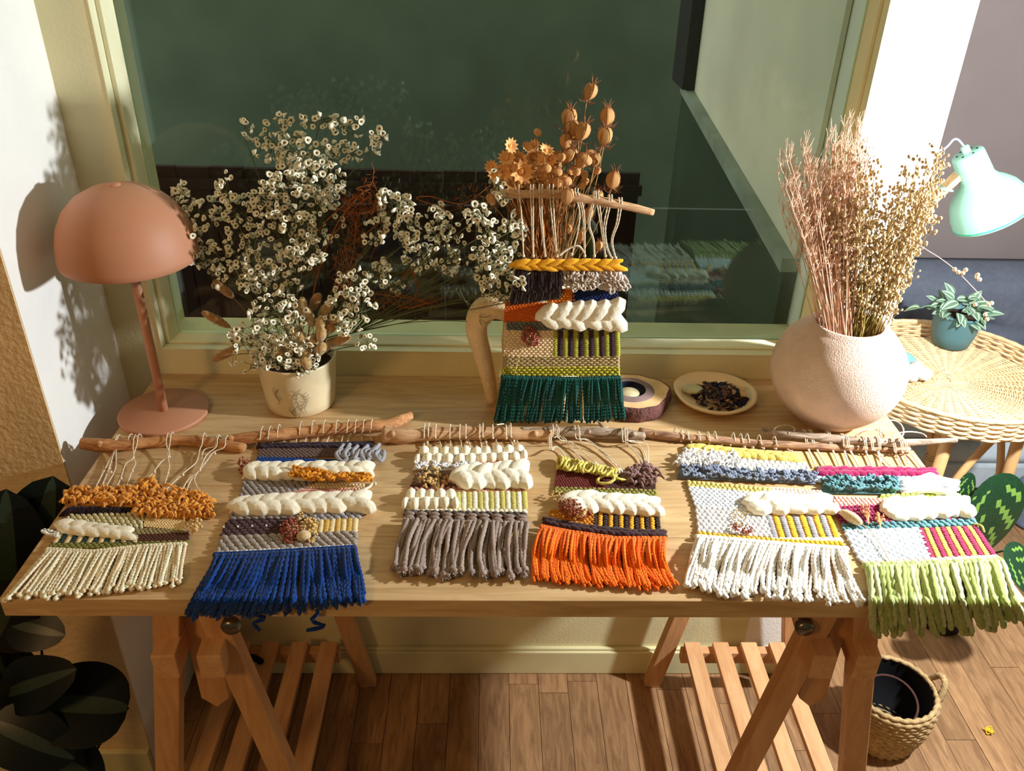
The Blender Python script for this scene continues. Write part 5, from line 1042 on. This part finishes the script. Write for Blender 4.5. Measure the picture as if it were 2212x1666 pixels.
mb = MB(); tube(mb, [(bx+.062*math.cos(a), by+.055*math.sin(a), .012+.02*math.sin(a)) for a in np.linspace(-1.6, 2.2, 20)], .003, 6); tag(build('inner_hoop', mb, mat('brown_hoop', (74, 44, 36), .8), t), 'thin brown hoop inside the dark basket')
def calathea(root, me, tip, bs, yv, wid, up, stem_to, m_stem):
    a, b = hy(*bs, yv), hy(*tip, yv-.03); d = b-a; L_ = np.linalg.norm(d); dn = d/L_; X = nrm(np.cross(dn, up)); Zv = np.cross(X, dn)
    inst(me, root, 'leaf', a, mat=Matrix(np.stack([X*wid, dn, Zv], 1).tolist()) @ Matrix.Diagonal((L_, L_, L_)))
    mb = MB(); tube(mb, bez(stem_to, (np.array(stem_to)+a)/2+np.array([0, .02, .05]), a, 10), .0024, 6); build('leaf_stem', mb, m_stem, root)
for tip, bs, yv, wid, up in (((2135, 1235), (2150, 1026), .34, .95, (.25, -1, .35)), ((2066, 1112), (2098, 1022), .35, .5, (-.8, -1, .2)), ((2262, 1275), (2168, 1190), .28, 1.0, (.1, -.5, 1)), ((2120, 1330), (2060, 1280), .30, 1., (.2, -.8, .7))):
    calathea(cal, CAL, tip, bs, yv, wid, up, (1.17, .47, FLOOR+.08), M_c1)
# grey pot at the right edge, yellow yarn scrap
g = hz(2222, 1095, FLOOR+.06); mb = MB(); lathe(mb, [(0, 0), (.060, 0), (.066, .006), (.069, .016), (.064, .020), (.074, .13), (.070, .132), (.06, .03), (0, .03)], (g[0]+.03, g[1], FLOOR), 36); o = build('grey_planter', mb, mat('slate_planter', (96, 102, 118), .6), None, origin=(g[0]+.03, g[1], FLOOR)); tag(o, 'slate grey planter on the floor behind the prayer plant', 'planter')
p = hz(2137, 1585, FLOOR); mb = MB()
tube(mb, spline([p+np.array([U(-.012, .012), U(-.012, .012), .003+U(0, .007)]) for _ in range(14)], 70), .0016, 6, 2, .9, .2); o = build('yarn_scrap', mb, yarn((226, 178, 40)), None, origin=p); tag(o, 'tiny scrap of yellow yarn lying on the floor', 'yarn')
p = np.array([-.545, .17, .067]); a = hy(522, 1400, .19); b = hy(566, 1412, .18); mb = MB(); tube(mb, spline([(a[0], .19, .073), ((a[0]+b[0])/2, .185, .078), (b[0], .175, .073)], 14), [.005]+[.0075]*12+[.004], 10); o = build('black_strap', mb, mat('black_fabric', (18, 18, 22), .9), None, origin=((a[0]+b[0])/2, .183, .073)); tag(o, 'small black rolled strap lying on the left trestle shelf', 'strap')

# ------------------------------------------------------------------ dark leafy plant at the lower left
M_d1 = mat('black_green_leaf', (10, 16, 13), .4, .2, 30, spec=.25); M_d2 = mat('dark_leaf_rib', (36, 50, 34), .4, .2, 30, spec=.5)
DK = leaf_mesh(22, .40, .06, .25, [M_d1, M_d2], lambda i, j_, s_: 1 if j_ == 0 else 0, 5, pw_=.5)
pb = np.array([-.86, -.17, FLOOR]); dk = thing('dark_plant', 'large dark leafed plant standing at the left under the table corner', 'plant', pb)
mb = MB(); lathe(mb, [(0, 0), (.06, 0), (.066, .005), (.075, .12), (.071, .125), (.066, .1), (0, .1)], pb, 32); build('pot', mb, mat('dark_pot2', (40, 32, 30), .7), dk)
for tip, bs, yv, wid, up in (((92, 1092), (78, 1300), -.10, .82, (.3, -1, .3)), ((-8, 1120), (22, 1330), -.13, .8, (.3, -1, .3)), ((118, 1372), (20, 1345), -.20, 1.0, (0, -.8, .8)), ((40, 1508), (276, 1530), -.20, 1.05, (0, -.55, 1)), ((215, 1690), (60, 1612), -.24, 1.0, (.1, -.5, 1)), ((-30, 1420), (30, 1560), -.18, .9, (.4, -.8, .5)), ((20, 1300), (-30, 1400), -.2, .9, (.4, -.8, .5)), ((120, 1460), (10, 1500), -.22, .8, (.2, -.7, .7)), ((150, 1640), (-20, 1560), -.26, .9, (.1, -.6, .9)), ((10, 1660), (-60, 1480), -.24, .9, (.6, -.8, .3)), ((135, 1690), (190, 1590), -.22, .8, (0, -.6, .9))):  # later leaves added to darken the shaded wall behind
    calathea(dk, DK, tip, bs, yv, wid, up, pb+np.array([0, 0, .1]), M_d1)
